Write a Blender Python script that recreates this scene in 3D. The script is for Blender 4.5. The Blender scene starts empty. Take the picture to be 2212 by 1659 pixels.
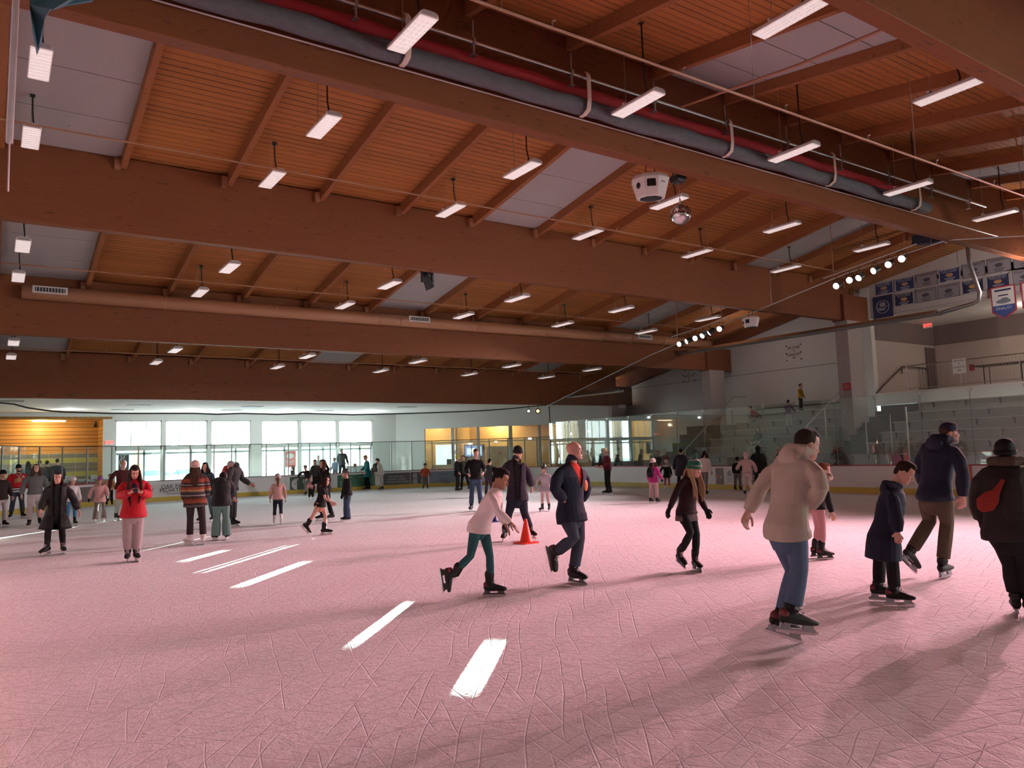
import bpy, bmesh, math, random
from mathutils import Vector, Matrix, Quaternion, noise
random.seed(7)
R = math.radians
sc = bpy.context.scene
COL = sc.collection

# ------------------------------------------------------------------ camera
# frame 2212 x 1659; two vanishing points of the hall fix focal length and orientation
CX, CY = 1106.0, 829.5
VPX, VPY = (3560.0, 905.0), (-19.0, 1013.0)
FOC = math.sqrt(-((VPX[0]-CX)*(VPY[0]-CX) + (VPX[1]-CY)*(VPY[1]-CY)))
_ax = Vector((VPX[0]-CX, VPX[1]-CY, FOC)).normalized()
_ay = Vector((VPY[0]-CX, VPY[1]-CY, FOC)).normalized()
_az = _ax.cross(_ay)
if _az.y > 0: _az = -_az
ROT = Matrix((_ax, _ay, _az))            # image space (right, down, forward) -> hall space
EYE = Vector((0, 0, 1.72))
cam_data = bpy.data.cameras.new('camera'); cam = bpy.data.objects.new('camera', cam_data)
COL.objects.link(cam)
cam_data.sensor_width = 36.0; cam_data.lens = FOC*36.0/2212.0
cam_data.clip_start = 0.05; cam_data.clip_end = 400
_r, _u, _b = ROT @ Vector((1,0,0)), ROT @ Vector((0,-1,0)), ROT @ Vector((0,0,-1))
cam.matrix_world = Matrix(((_r.x,_u.x,_b.x,EYE.x),(_r.y,_u.y,_b.y,EYE.y),(_r.z,_u.z,_b.z,EYE.z),(0,0,0,1)))
sc.camera = cam

def ray(px, py): return ROT @ Vector((px-CX, py-CY, FOC))
def on(px, py, axis, val):
    """the place in the hall seen at (px,py) on the plane coordinate[axis] = val"""
    r = ray(px, py); t = (val-EYE[axis])/r[axis]
    return EYE + r*t
def ground(px, py): return on(px, py, 2, 0.0)

# ------------------------------------------------------------------ view, world, sun
sc.view_settings.view_transform = 'Standard'; sc.view_settings.look = 'None'
sc.view_settings.exposure = 0.0; sc.view_settings.gamma = 1.0
sc.view_settings.use_curve_mapping = False
try:
    sc.cycles.max_bounces = 6; sc.cycles.diffuse_bounces = 3; sc.cycles.adaptive_threshold = .04; sc.cycles.glossy_bounces = 3
    sc.cycles.transparent_max_bounces = 16; sc.cycles.use_denoising = True
    sc.cycles.sample_clamp_indirect = 6.0
    sc.cycles.caustics_reflective = False; sc.cycles.caustics_refractive = False
except Exception: pass
W = bpy.data.worlds.new('sky'); sc.world = W; W.use_nodes = True
_bg = W.node_tree.nodes['Background']
_bg.inputs[0].default_value = (0.80, 0.93, 1.0, 1); _bg.inputs[1].default_value = 24.0

SUN_AZ, SUN_EL = R(41.0), R(3.8)         # low winter sun beyond the far corner
def lamp(name, kind, loc, energy, color, **kw):
    d = bpy.data.lights.new(name, kind); d.energy = energy; d.color = color
    for k, v in kw.items(): setattr(d, k, v)
    o = bpy.data.objects.new(name, d); o.location = loc; COL.objects.link(o); return o
def aim(o, target):
    o.rotation_euler = (Vector(target)-o.location).to_track_quat('-Z', 'Y').to_euler()
SUN_DIR = Vector((math.sin(SUN_AZ)*math.cos(SUN_EL), math.cos(SUN_AZ)*math.cos(SUN_EL), math.sin(SUN_EL)))
sun = lamp('sun', 'SUN', SUN_DIR*60, 230.0, (0.93, 1.0, 0.95), angle=R(0.05))
sun.rotation_euler = (-SUN_DIR).to_track_quat('-Z', 'Y').to_euler()

PINK, BLUSH, WHITE = (1.0, 0.44, 0.52), (1.0, 0.60, 0.66), (1.0, 0.90, 0.90)
LAMP = 0.80
BAR_X = 24.2
# (y, z, aim x, aim y, watts, colour) of every stage lamp on the three truss bars
STAGE = [[(15.35,7.18,4,16,3600,PINK), (14.85,7.28,3,12,3600,PINK), (14.5,7.30,13,17,3600,BLUSH), (13.95,7.42,8,20,4200,BLUSH), (13.45,7.52,10,13,3000,PINK), (13.0,7.6,3,9,3000,PINK)],
         [(22.8,6.15,6,22,5200,WHITE), (22.35,6.21,12,30,5200,WHITE), (21.9,6.27,3,18,3600,WHITE), (21.5,6.33,14,23,2400,WHITE), (21.1,6.40,19,29,1500,WHITE), (20.6,6.47,8,17,2600,BLUSH)],
         [(8.95,7.38,9,8,2200,BLUSH), (7.9,7.2,5,10,2600,PINK), (6.9,7.05,5,8,9500,PINK), (5.8,6.9,4,4,2400,PINK), (4.7,6.75,12,7,6500,BLUSH), (3.6,6.6,8,4,2600,PINK)]]
for _i, _bar in enumerate(STAGE):
    for (_y, _z, _tx, _ty, _w, _c) in _bar:
        _o = lamp('stage_lamp_light', 'SPOT', (BAR_X-0.22, _y, _z), _w*LAMP, _c, spot_size=R(56), spot_blend=1.0, shadow_soft_size=0.07)
        aim(_o, (_tx, _ty, 0))
# ceiling downlights in the lobby and the raised deck, the wood alcove's strip light; added unseen fill lamps over the bleachers and under the far soffit
for _p, _w, _c in (((24.6,46.4,3.7),150,(1,.76,.42)), ((28.2,43.4,3.7),230,(1,.74,.36)), ((32.0,41.0,3.7),180,(1,.74,.36)), ((2.0,46.2,3.7),170,(1,.72,.36)), ((36.4,14,7.0),95,(1,.80,.66)), ((29.6,24.5,6.6),60,(1,.86,.80)), ((29.6,11.5,7.2),240,(1,.84,.80)), ((3,42,4.1),45,(.93,1,.95)), ((8.5,42,4.1),45,(.93,1,.95)), ((13.5,42,4.1),45,(.93,1,.95)), ((18.5,42,4.1),45,(.93,1,.95))):
    lamp('room_and_fill_light', 'POINT', _p, _w, _c, shadow_soft_size=0.03)

for _x, _w in ((8.85,7.2),(16.3,7.1)):      # portals: guide the sampling of the sky through the two window banks
    _d = bpy.data.lights.new('window_portal', 'AREA'); _d.shape = 'RECTANGLE'; _d.size = _w; _d.size_y = 3.9; _d.cycles.is_portal = True
    _o = bpy.data.objects.new('window_portal', _d); _o.location = (_x, 45.25, 2.1); _o.rotation_euler = (R(-90), 0, 0); COL.objects.link(_o)

# ------------------------------------------------------------------ mesh helpers
class MB:
    """collects shapes; build() links them as ONE mesh object"""
    def __init__(s): s.bm = bmesh.new()
    def face(s, pts, mi=0):
        f = s.bm.faces.new([s.bm.verts.new(p) for p in pts]); f.material_index = mi; return f
    def box(s, c, d, m=None, mi=0):
        x, y, z = d[0]/2, d[1]/2, d[2]/2
        v = [Vector((a*x, b*y, e*z)) for e in (-1,1) for a, b in ((-1,-1),(1,-1),(1,1),(-1,1))]
        if m: v = [m @ p for p in v]
        v = [s.bm.verts.new(p+Vector(c)) for p in v]
        for q in ((3,2,1,0),(4,5,6,7),(0,1,5,4),(1,2,6,5),(2,3,7,6),(3,0,4,7)):
            s.bm.faces.new([v[i] for i in q]).material_index = mi
        return s
    def span(s, lo, hi, mi=0):
        return s.box([(a+b)/2 for a, b in zip(lo, hi)], [abs(b-a) for a, b in zip(lo, hi)], mi=mi)
    def prism(s, poly, ext, mi=0):
        """poly: 3-D points, extruded by vector ext"""
        ext = Vector(ext); a = [s.bm.verts.new(p) for p in poly]; b = [s.bm.verts.new(Vector(p)+ext) for p in poly]
        n = len(poly)
        s.bm.faces.new(a[::-1]).material_index = mi; s.bm.faces.new(b).material_index = mi
        for i in range(n):
            s.bm.faces.new((a[i], a[(i+1)%n], b[(i+1)%n], b[i])).material_index = mi
        return s
    def tube(s, pts, rad, n=10, side=None, round_ends=False, mi=0, ends=(1,1)):
        """swept tube; rad: number, list of numbers or of (ra,rb); side: direction of ra"""
        P = [Vector(p) for p in pts]; N = len(P)
        rr = rad if isinstance(rad, list) else [rad]*N
        rr = [(r, r) if not isinstance(r, (list, tuple)) else r for r in rr]
        T = []
        for i in range(N):
            t = (P[min(i+1,N-1)]-P[max(i-1,0)]); T.append(t.normalized() if t.length > 1e-9 else Vector((0,0,1)))
        sd = side if isinstance(side, list) else [side]*N
        ref = None; frames = []
        for i in range(N):
            base = sd[i] if sd[i] is not None else (ref if ref is not None else (Vector((0,0,1)) if abs(T[i].z) < .9 else Vector((1,0,0))))
            u = Vector(base) - T[i]*Vector(base).dot(T[i])
            if u.length < 1e-6: u = T[i].orthogonal()
            u.normalize(); v = T[i].cross(u); ref = u; frames.append((u, v))
        rings = []
        def ring(c, u, v, ra, rb): return [s.bm.verts.new(c+u*(math.cos(2*math.pi*k/n)*ra)+v*(math.sin(2*math.pi*k/n)*rb)) for k in range(n)]
        if round_ends:
            ra, rb = rr[0]; e = min(ra, rb)
            for a in (78, 45): rings.append(ring(P[0]-T[0]*(e*ends[0]*math.sin(R(a))), *frames[0], ra*math.cos(R(a)), rb*math.cos(R(a))))
        for i in range(N): rings.append(ring(P[i], *frames[i], *rr[i]))
        if round_ends:
            ra, rb = rr[-1]; e = min(ra, rb)
            for a in (45, 78): rings.append(ring(P[-1]+T[-1]*(e*ends[1]*math.sin(R(a))), *frames[-1], ra*math.cos(R(a)), rb*math.cos(R(a))))
        s.bm.faces.new(rings[0][::-1]).material_index = mi; s.bm.faces.new(rings[-1]).material_index = mi
        for A, B in zip(rings, rings[1:]):
            for k in range(n): s.bm.faces.new((A[k], A[(k+1)%n], B[(k+1)%n], B[k])).material_index = mi
        return s
    def ball(s, c, r, m=None, nu=14, nv=9, mi=0):
        """ellipsoid with radii r, optionally turned by matrix m"""
        c = Vector(c); r = r if isinstance(r, (tuple, list)) else (r, r, r); m = m or Matrix.Identity(3)
        rows = []
        for j in range(1, nv):
            a = math.pi*j/nv
            rows.append([s.bm.verts.new(c + m @ Vector((r[0]*math.sin(a)*math.cos(2*math.pi*i/nu), r[1]*math.sin(a)*math.sin(2*math.pi*i/nu), r[2]*math.cos(a)))) for i in range(nu)])
        t = s.bm.verts.new(c + m @ Vector((0,0,r[2]))); b = s.bm.verts.new(c + m @ Vector((0,0,-r[2])))
        for i in range(nu):
            s.bm.faces.new((t, rows[0][i], rows[0][(i+1)%nu])).material_index = mi
            s.bm.faces.new((b, rows[-1][(i+1)%nu], rows[-1][i])).material_index = mi
        for A, B in zip(rows, rows[1:]):
            for i in range(nu): s.bm.faces.new((A[i], B[i], B[(i+1)%nu], A[(i+1)%nu])).material_index = mi
        return s
    def lathe(s, c, prof, n=20, m=None, mi=0):
        c = Vector(c); m = m or Matrix.Identity(3)
        rings = [[s.bm.verts.new(c + m @ Vector((max(r,1e-4)*math.cos(2*math.pi*k/n), max(r,1e-4)*math.sin(2*math.pi*k/n), z))) for k in range(n)] for r, z in prof]
        s.bm.faces.new(rings[0][::-1]).material_index = mi; s.bm.faces.new(rings[-1]).material_index = mi
        for A, B in zip(rings, rings[1:]):
            for k in range(n): s.bm.faces.new((A[k], A[(k+1)%n], B[(k+1)%n], B[k])).material_index = mi
        return s
    def mesh(s, name):
        bmesh.ops.recalc_face_normals(s.bm, faces=s.bm.faces)
        me = bpy.data.meshes.new(name); s.bm.to_mesh(me); s.bm.free(); return me
    def build(s, name, mat, parent=None, smooth=False, bevel=0):
        return link(name, s.mesh(name), mat, parent, smooth, bevel)

def link(name, me, mat, parent=None, smooth=False, bevel=0):
    me.materials.clear()
    for m in (mat if isinstance(mat, (list, tuple)) else [mat]): me.materials.append(m)
    o = bpy.data.objects.new(name, me); COL.objects.link(o)
    if parent is not None: o.parent = parent
    if smooth:
        for p in me.polygons: p.use_smooth = True
    if bevel:
        b = o.modifiers.new('bevel', 'BEVEL'); b.width = bevel; b.segments = 2; b.limit_method = 'ANGLE'
    return o
def tag(o, label=None, cat=None, group=None, kind=None):
    for k, v in (('label',label),('category',cat),('group',group),('kind',kind)):
        if v: o[k] = v
    return o
def thing(name, loc, label, cat, group=None, rz=0):
    o = bpy.data.objects.new(name, None); o.empty_display_size = .1; o.location = loc; o.rotation_euler = (0,0,rz)
    COL.objects.link(o); return tag(o, label, cat, group)
def struct(o): o['kind'] = 'structure'; return o
def frame_empty(name, loc=(0,0,0)):
    o = bpy.data.objects.new(name, None); o.location = loc; o.empty_display_size = .1; COL.objects.link(o); return struct(o)
def copy_tree(o, parent=None):
    c = o.copy(); COL.objects.link(c)
    if parent is not None: c.parent = parent
    for ch in [x for x in o.children]: copy_tree(ch, c)
    return c
ORD = ['first','second','third','fourth','fifth','sixth','seventh','eighth','ninth','tenth','eleventh','twelfth']

# ------------------------------------------------------------------ materials
_M = {}
def mat(name, col, rough=.7, metal=0.0, bump=None, var=0.0, scale=6.0, emit=None, spec=.5, stretch=(1,1,1)):
    if name in _M: return _M[name]
    m = bpy.data.materials.new(name); m.use_nodes = True; nt = m.node_tree; b = nt.nodes['Principled BSDF']
    b.inputs['Base Color'].default_value = (*col, 1); b.inputs['Roughness'].default_value = rough
    b.inputs['Metallic'].default_value = metal; b.inputs['Specular IOR Level'].default_value = spec
    tc = nt.nodes.new('ShaderNodeTexCoord'); mp = nt.nodes.new('ShaderNodeMapping'); mp.inputs['Scale'].default_value = stretch
    nt.links.new(tc.outputs['Object'], mp.inputs['Vector'])
    if var or bump:
        n = nt.nodes.new('ShaderNodeTexNoise'); n.inputs['Scale'].default_value = scale; n.inputs['Detail'].default_value = 5
        nt.links.new(mp.outputs[0], n.inputs['Vector'])
    if var:
        mx = nt.nodes.new('ShaderNodeMix'); mx.data_type = 'RGBA'
        mx.inputs['A'].default_value = (*[max(0,c*(1-var)) for c in col],1); mx.inputs['B'].default_value = (*[min(1,c*(1+var)) for c in col],1)
        nt.links.new(n.outputs['Fac'], mx.inputs['Factor']); nt.links.new(mx.outputs['Result'], b.inputs['Base Color'])
    if bump:
        bp = nt.nodes.new('ShaderNodeBump'); bp.inputs['Strength'].default_value = 1; bp.inputs['Distance'].default_value = bump
        nt.links.new(n.outputs['Fac'], bp.inputs['Height']); nt.links.new(bp.outputs[0], b.inputs['Normal'])
    if emit:
        b.inputs['Emission Color'].default_value = (*emit[0],1); b.inputs['Emission Strength'].default_value = emit[1]
    _M[name] = m; return m
class NT:
    """tiny node-graph writer"""
    def __init__(s, m): s.nt = m.node_tree; s.b = s.nt.nodes.get('Principled BSDF')
    def n(s, t, **kw):
        x = s.nt.nodes.new('ShaderNode'+t)
        for k, v in kw.items(): setattr(x, k, v)
        return x
    def put(s, sock, v):
        if hasattr(v, 'is_output') or hasattr(v, 'links') and not isinstance(v, (int, float)): s.nt.links.new(v, sock)
        else: sock.default_value = v
    def math(s, op, a, b=0.0, c=0.0):
        x = s.n('Math', operation=op)
        for i, v in enumerate((a, b, c)): s.put(x.inputs[i], v)
        return x.outputs[0]
    def noise(s, vec, scale, detail=4, rough=.5, dist=0):
        x = s.n('TexNoise'); s.put(x.inputs['Vector'], vec); x.inputs['Scale'].default_value = scale
        x.inputs['Detail'].default_value = detail; x.inputs['Roughness'].default_value = rough; x.inputs['Distortion'].default_value = dist
        return x.outputs['Fac']
    def map(s, vec, scale=(1,1,1), rot=(0,0,0), loc=(0,0,0)):
        x = s.n('Mapping'); s.put(x.inputs['Vector'], vec); x.inputs['Scale'].default_value = scale; x.inputs['Rotation'].default_value = rot; x.inputs['Location'].default_value = loc
        return x.outputs[0]
    def ramp(s, fac, stops, interp='LINEAR'):
        x = s.n('ValToRGB'); s.put(x.inputs[0], fac); cr = x.color_ramp; cr.interpolation = interp
        while len(cr.elements) < len(stops): cr.elements.new(0.5)
        for e, (p, c) in zip(cr.elements, stops): e.position = p; e.color = (*c, 1) if len(c) == 3 else c
        return x.outputs[0]
    def mix(s, fac, a, b, mode='MIX'):
        x = s.n('Mix', data_type='RGBA', blend_type=mode); s.put(x.inputs['Factor'], fac)
        for k, v in (('A',a),('B',b)): s.put(x.inputs[k], (*v,1) if isinstance(v, tuple) and len(v) == 3 else v)
        return x.outputs['Result']
    def bump(s, h, dist, strength=1.0):
        x = s.n('Bump'); s.put(x.inputs['Height'], h); x.inputs['Distance'].default_value = dist; x.inputs['Strength'].default_value = strength
        s.nt.links.new(x.outputs[0], s.b.inputs['Normal'])
    def coord(s, kind='Object'): return s.n('TexCoord').outputs[kind]
    def xyz(s, v):
        x = s.n('SeparateXYZ'); s.put(x.inputs[0], v); return x.outputs
    def base(s, v): s.put(s.b.inputs['Base Color'], v)
def wood_mat(name, c1, c2, plank=0.0, axis=1, grain=(0.35,6,6), knots=True, rough=.55):
    m = mat(name, c1, rough, spec=.15); g = NT(m); v = g.coord()
    gr = g.noise(g.map(v, grain), 3.0, 6, .62, .3)
    col = g.mix(gr, c1, c2)
    if plank:
        s = g.xyz(v)[axis]; q = g.math('DIVIDE', s, plank); cell = g.math('FLOOR', q)
        wn = g.n('TexWhiteNoise', noise_dimensions='1D'); g.put(wn.inputs['W'], cell)
        col = g.mix(g.math('MULTIPLY', wn.outputs['Value'], .55), col, tuple(c*.55 for c in c1))
        fr = g.math('FRACT', q)
        gap = g.math('LESS_THAN', g.math('MINIMUM', fr, g.math('SUBTRACT', 1.0, fr)), .085)
        col = g.mix(g.math('MULTIPLY', gap, g.math('ADD', .25, g.math('MULTIPLY', wn.outputs['Value'], .75))), col, tuple(c*.12 for c in c1))
        g.bump(g.math('SUBTRACT', 1.0, gap), .006)
    if knots:
        k = g.noise(g.map(v, (1.2, 5.0, 5.0)), 2.4, 3, .5)
        col = g.mix(g.math('MULTIPLY', g.math('GREATER_THAN', k, .665), .55), col, tuple(c*.25 for c in c1))
    g.base(col); return m
DECK = wood_mat('deck_planks', (.52,.215,.070), (.34,.115,.034), plank=.185)
GIRD = wood_mat('girder_wood', (.21,.068,.028), (.145,.044,.018), grain=(.4,7,7))
JOIST = wood_mat('joist_wood', (.36,.145,.060), (.25,.092,.038), grain=(6,.4,7))
WALLWOOD = wood_mat('honey_wood', (.62,.34,.11), (.46,.22,.06), plank=.2, axis=2, grain=(1,1,9), knots=False, rough=.4)
LOBBYWOOD = wood_mat('lobby_wood', (.62,.44,.22), (.50,.32,.14), plank=.0, grain=(3,3,.6), knots=False, rough=.35)
ACOU = mat('acoustic_panel', (.40,.385,.375), .95, bump=.002, var=.05, scale=60)
WHITEP = mat('white_paint', (.84,.83,.80), .8, bump=.001, scale=90, var=.03)
GREYP = mat('grey_paint', (.40,.42,.42), .8)
SAGE = mat('pale_grey_wall', (.70,.71,.69), .85, var=.03, scale=2)
PANELW = mat('insulated_wall_panel', (.62,.60,.58), .75, var=.03, scale=1.5)
BEIGEW = mat('beige_wall', (.55,.47,.42), .85)
TAUPE = mat('dark_taupe_wall', (.20,.155,.15), .9)
COLM = mat('column_paint', (.42,.36,.35), .85)
CONC = mat('concrete', (.50,.49,.47), .9, var=.12, scale=3)
RUBBER = mat('dark_rubber_floor', (.10,.10,.11), .9)
STEEL = mat('steel', (.62,.61,.60), .32, 1.0)
GALV = mat('galvanised', (.50,.49,.49), .4, .9, var=.1, scale=20)
BLACKM = mat('black_metal', (.015,.015,.017), .45)
BLACKP = mat('black_rubber', (.012,.012,.013), .7)
WHITEM = mat('white_enamel', (.86,.83,.81), .4)
LENS = mat('lamp_lens', (.88,.86,.84), .35, emit=((1.0,.84,.82),.42))  # weak glow added to brighten the lenses; the pendants are unlit
REDF = mat('red_fabric', (.30,.006,.012), .8, bump=.004, scale=14)
NETROLL = mat('rolled_grey_netting', (.085,.08,.092), .85, bump=.02, scale=9, var=.3)
COPPERP = mat('tan_painted_pipe', (.36,.17,.095), .5)
DUCT = mat('terracotta_duct', (.40,.185,.10), .42, var=.05, scale=3)
BOARD = mat('white_board_plastic', (.80,.80,.80), .35, var=.05, scale=4)
KICK = mat('yellow_kick_plate', (.56,.40,.05), .45, var=.12, scale=5)
CAPR = mat('red_cap_rail', (.32,.02,.035), .5)
CAPD = mat('dark_cap_rail', (.07,.04,.045), .5)
BENCHM = mat('bench_plank', (.42,.39,.36), .6, var=.1, scale=4)
TREADM = mat('bleacher_concrete', (.36,.345,.325), .85, var=.08, scale=3)
NAVYM = mat('banner_navy', (.022,.032,.10), .8); BLUEM = mat('banner_blue', (.03,.055,.19), .8)
PALEB = mat('banner_pale', (.36,.35,.38), .8); WTXT = mat('white_print', (.66,.66,.66), .7)
DTXT = mat('dark_print', (.03,.03,.035), .7); GOLDT = mat('gold_print', (.62,.36,.16), .7); REDT = mat('red_print', (.55,.03,.04), .7)
EXITM = mat('exit_red_glow', (.8,.02,.02), .5, emit=((1,.05,.04),3.0))
GREENAD = mat('green_advert', (.035,.15,.075), .5); GREYAD = mat('charcoal_advert', (.075,.085,.09), .5); BLUEAD = mat('slate_advert', (.20,.25,.31), .5)
PAPER = mat('white_paper', (.82,.82,.80), .8)

# ice: milky white, scratched by blades
ICE = mat('skated_ice', (.86,.855,.875), .42, spec=.06); g = NT(ICE); v = g.coord()
nz = g.n('TexNoise'); nz.inputs['Scale'].default_value = .7; nz.inputs['Detail'].default_value = 1; g.put(nz.inputs['Vector'], v)
warp = g.n('VectorMath', operation='MULTIPLY_ADD'); g.put(warp.inputs[0], nz.outputs['Color']); warp.inputs[1].default_value = (.17,.17,0); g.put(warp.inputs[2], v)
def scratch(L, w, wid, rot, off, keep):
    """one family of blade cuts: a gently bent groove in some cells of a turned grid"""
    x, y, _ = g.xyz(g.map(g.map(warp.outputs[0], (1,1,1), (0,0,R(rot))), (1/L,1/w,1), (0,0,0), (off, off*.37, 0)))
    cy_ = g.math('FLOOR', y); w1 = g.n('TexWhiteNoise', noise_dimensions='1D'); g.put(w1.inputs['W'], g.math('ADD', cy_, off)); x = g.math('ADD', x, g.math('MULTIPLY', w1.outputs['Value'], 5.0)); cx_ = g.math('FLOOR', x); cv = g.n('CombineXYZ'); g.put(cv.inputs[0], cx_); g.put(cv.inputs[1], cy_); cv.inputs[2].default_value = off
    wn = g.n('TexWhiteNoise', noise_dimensions='3D'); g.put(wn.inputs['Vector'], cv.outputs[0]); rgb = g.n('SeparateColor'); g.put(rgb.inputs[0], wn.outputs['Color'])
    fx, fy = g.math('SUBTRACT', x, cx_), g.math('SUBTRACT', y, cy_)
    slope = g.math('MULTIPLY', g.math('SUBTRACT', rgb.outputs[1], .5), g.math('SUBTRACT', fx, .5))
    d = g.math('ABSOLUTE', g.math('SUBTRACT', fy, g.math('ADD', g.math('ADD', .25, g.math('MULTIPLY', rgb.outputs[0], .5)), g.math('MULTIPLY', slope, .9))))
    ends = g.math('MINIMUM', 1.0, g.math('MULTIPLY', g.math('MINIMUM', fx, g.math('SUBTRACT', 1.0, fx)), 5.0))
    ln = g.math('MAXIMUM', 0.0, g.math('SUBTRACT', 1.0, g.math('DIVIDE', d, wid/w)))
    return g.math('MULTIPLY', g.math('MULTIPLY', ln, ends), g.math('LESS_THAN', rgb.outputs[2], keep))
lines = None
for L, w, wid, rot, off, keep in ((1.6,.16,.008,12,3,.6),(1.1,.13,.007,48,7,.55),(1.3,.16,.008,127,23,.55),(.7,.14,.006,163,29,.5),(.9,.17,.007,104,41,.5)):
    l = scratch(L, w, wid, rot, off, keep); lines = l if lines is None else g.math('MAXIMUM', lines, l)
cloud = g.noise(v, .35, 2, .6); frost = g.noise(v, 11, 4, .68)
c = g.mix(cloud, (.80,.79,.815), (.90,.895,.91))
c = g.mix(g.math('MULTIPLY', lines, .20), c, (.50,.48,.52))
c = g.mix(g.math('MULTIPLY', g.math('GREATER_THAN', frost, .60), .25), c, (.97,.97,.98))
g.base(c)
g.put(g.b.inputs['Roughness'], g.math('ADD', .45, g.math('MULTIPLY', frost, .25)))
g.bump(g.math('ADD', g.math('MULTIPLY', lines, -.55), g.math('MULTIPLY', frost, 2.0)), .010)

def glass_mat(name, tint=(.93,.97,.95), dirty=.05, ior=1.5):
    """clear sheet: transmission straight through plus a mirror share that grows towards grazing view"""
    m = bpy.data.materials.new(name); m.use_nodes = True; nt = m.node_tree; nt.nodes.clear()
    o = nt.nodes.new('ShaderNodeOutputMaterial'); t = nt.nodes.new('ShaderNodeBsdfTransparent'); t.inputs[0].default_value = (*tint,1)
    gl = nt.nodes.new('ShaderNodeBsdfGlossy'); gl.inputs['Roughness'].default_value = .02; gl.inputs[0].default_value = (.95,.97,.96,1)
    fr = nt.nodes.new('ShaderNodeFresnel'); ge = nt.nodes.new('ShaderNodeNewGeometry'); ma = nt.nodes.new('ShaderNodeMath'); ma.operation = 'MULTIPLY_ADD'
    nt.links.new(ge.outputs['Backfacing'], ma.inputs[0]); ma.inputs[1].default_value = 1/ior-ior; ma.inputs[2].default_value = ior; nt.links.new(ma.outputs[0], fr.inputs[0])
    m1 = nt.nodes.new('ShaderNodeMixShader'); nt.links.new(fr.outputs[0], m1.inputs[0]); nt.links.new(t.outputs[0], m1.inputs[1]); nt.links.new(gl.outputs[0], m1.inputs[2])
    d = nt.nodes.new('ShaderNodeBsdfDiffuse'); d.inputs[0].default_value = (.55,.58,.57,1)
    m2 = nt.nodes.new('ShaderNodeMixShader'); m2.inputs[0].default_value = dirty
    nt.links.new(m1.outputs[0], m2.inputs[1]); nt.links.new(d.outputs[0], m2.inputs[2]); nt.links.new(m2.outputs[0], o.inputs[0])
    return m
GLASS = glass_mat('rink_glass', (.90,.95,.93), .04, 1.4)
GLASSR = glass_mat('tall_rink_glass', (.88,.94,.92), .03, 1.7)
WGLASS = glass_mat('window_glass', (.95,.98,.97), .02)
# knotted netting: thin threads, open in between
NET = bpy.data.materials.new('knotted_net'); NET.use_nodes = True; nt = NET.node_tree; nt.nodes.clear()
class _G(NT):
    def __init__(s, nt): s.nt = nt; s.b = None
g = _G(nt); xs = g.xyz(g.coord())
def _thread(s): return g.math('LESS_THAN', g.math('FRACT', g.math('DIVIDE', s, .05)), .05)
th = g.math('MAXIMUM', _thread(xs[1]), _thread(xs[2]))
o = g.n('OutputMaterial'); t = g.n('BsdfTransparent'); d = g.n('BsdfPrincipled'); d.inputs['Base Color'].default_value = (.05,.042,.045,1); d.inputs['Roughness'].default_value = .5
mx = g.n('MixShader'); nt.links.new(th, mx.inputs[0]); nt.links.new(t.outputs[0], mx.inputs[1]); nt.links.new(d.outputs[0], mx.inputs[2]); nt.links.new(mx.outputs[0], o.inputs[0])

def text(name, s, size, mtl, loc, xdir, zdir, parent=None, depth=.004, align='CENTER', width=1.0, bold=0.0):
    """raised lettering as a mesh; xdir runs along the line, zdir up the letters"""
    cu = bpy.data.curves.new(name, 'FONT'); cu.body = s; cu.size = size; cu.align_x = align; cu.align_y = 'CENTER'; cu.extrude = depth/2; cu.resolution_u = 2; cu.offset = bold
    o = bpy.data.objects.new(name, cu); TMP.collection.objects.link(o); TMP.view_layers[0].update(); dg = TMP.view_layers[0].depsgraph
    me = bpy.data.meshes.new_from_object(o.evaluated_get(dg)); bpy.data.objects.remove(o); bpy.data.curves.remove(cu)
    x = Vector(xdir).normalized(); z = Vector(zdir).normalized(); n = x.cross(z)
    for v in me.vertices: v.co = Vector(loc) + x*(v.co.x*width) + z*v.co.y + n*v.co.z
    return link(name, me, mtl, parent)
TMP = bpy.data.scenes.new('workbench')
# ================================================================== the hall
YA, YB, YC, YD, YZ = 11.7, 19.5, 27.4, 35.2, 5.16      # near faces of the five girders
RIDGE = YA+.145
YW = 44.9                                               # far window wall
def deck_z(y): return 8.95+(YB-y)/6.0 if y >= RIDGE else 8.95+(YB-RIDGE)/6.0-(RIDGE-y)*.158
# ---- floor and ice
ICE_X0, ICE_X1, ICE_Y1 = -.2, 24.6, 38.6
def arc(cx, cy, r, a0, a1, n): return [Vector((cx+r*math.cos(R(a0+(a1-a0)*i/n)), cy+r*math.sin(R(a0+(a1-a0)*i/n)), 0)) for i in range(n+1)]
OUT = [Vector((ICE_X0,-12,0))] + arc(ICE_X0+8, ICE_Y1-8, 8, 180, 90, 16) + arc(ICE_X1-7, ICE_Y1-7, 7, 90, 0, 16) + [Vector((ICE_X1,-12,0))]
mb = MB(); mb.prism([p+Vector((0,0,-.03)) for p in OUT], (0,0,.03)); struct(mb.build('floor_ice', ICE))
struct(MB().span((-3.2,-20.2,-.25), (42,54,-.03)).build('floor', CONC))
struct(MB().span((-60,54,-.3), (110,130,-.06)).build('ground_outside', mat('pavement', (.80,.80,.80), .9, var=.1, scale=1)))
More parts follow.
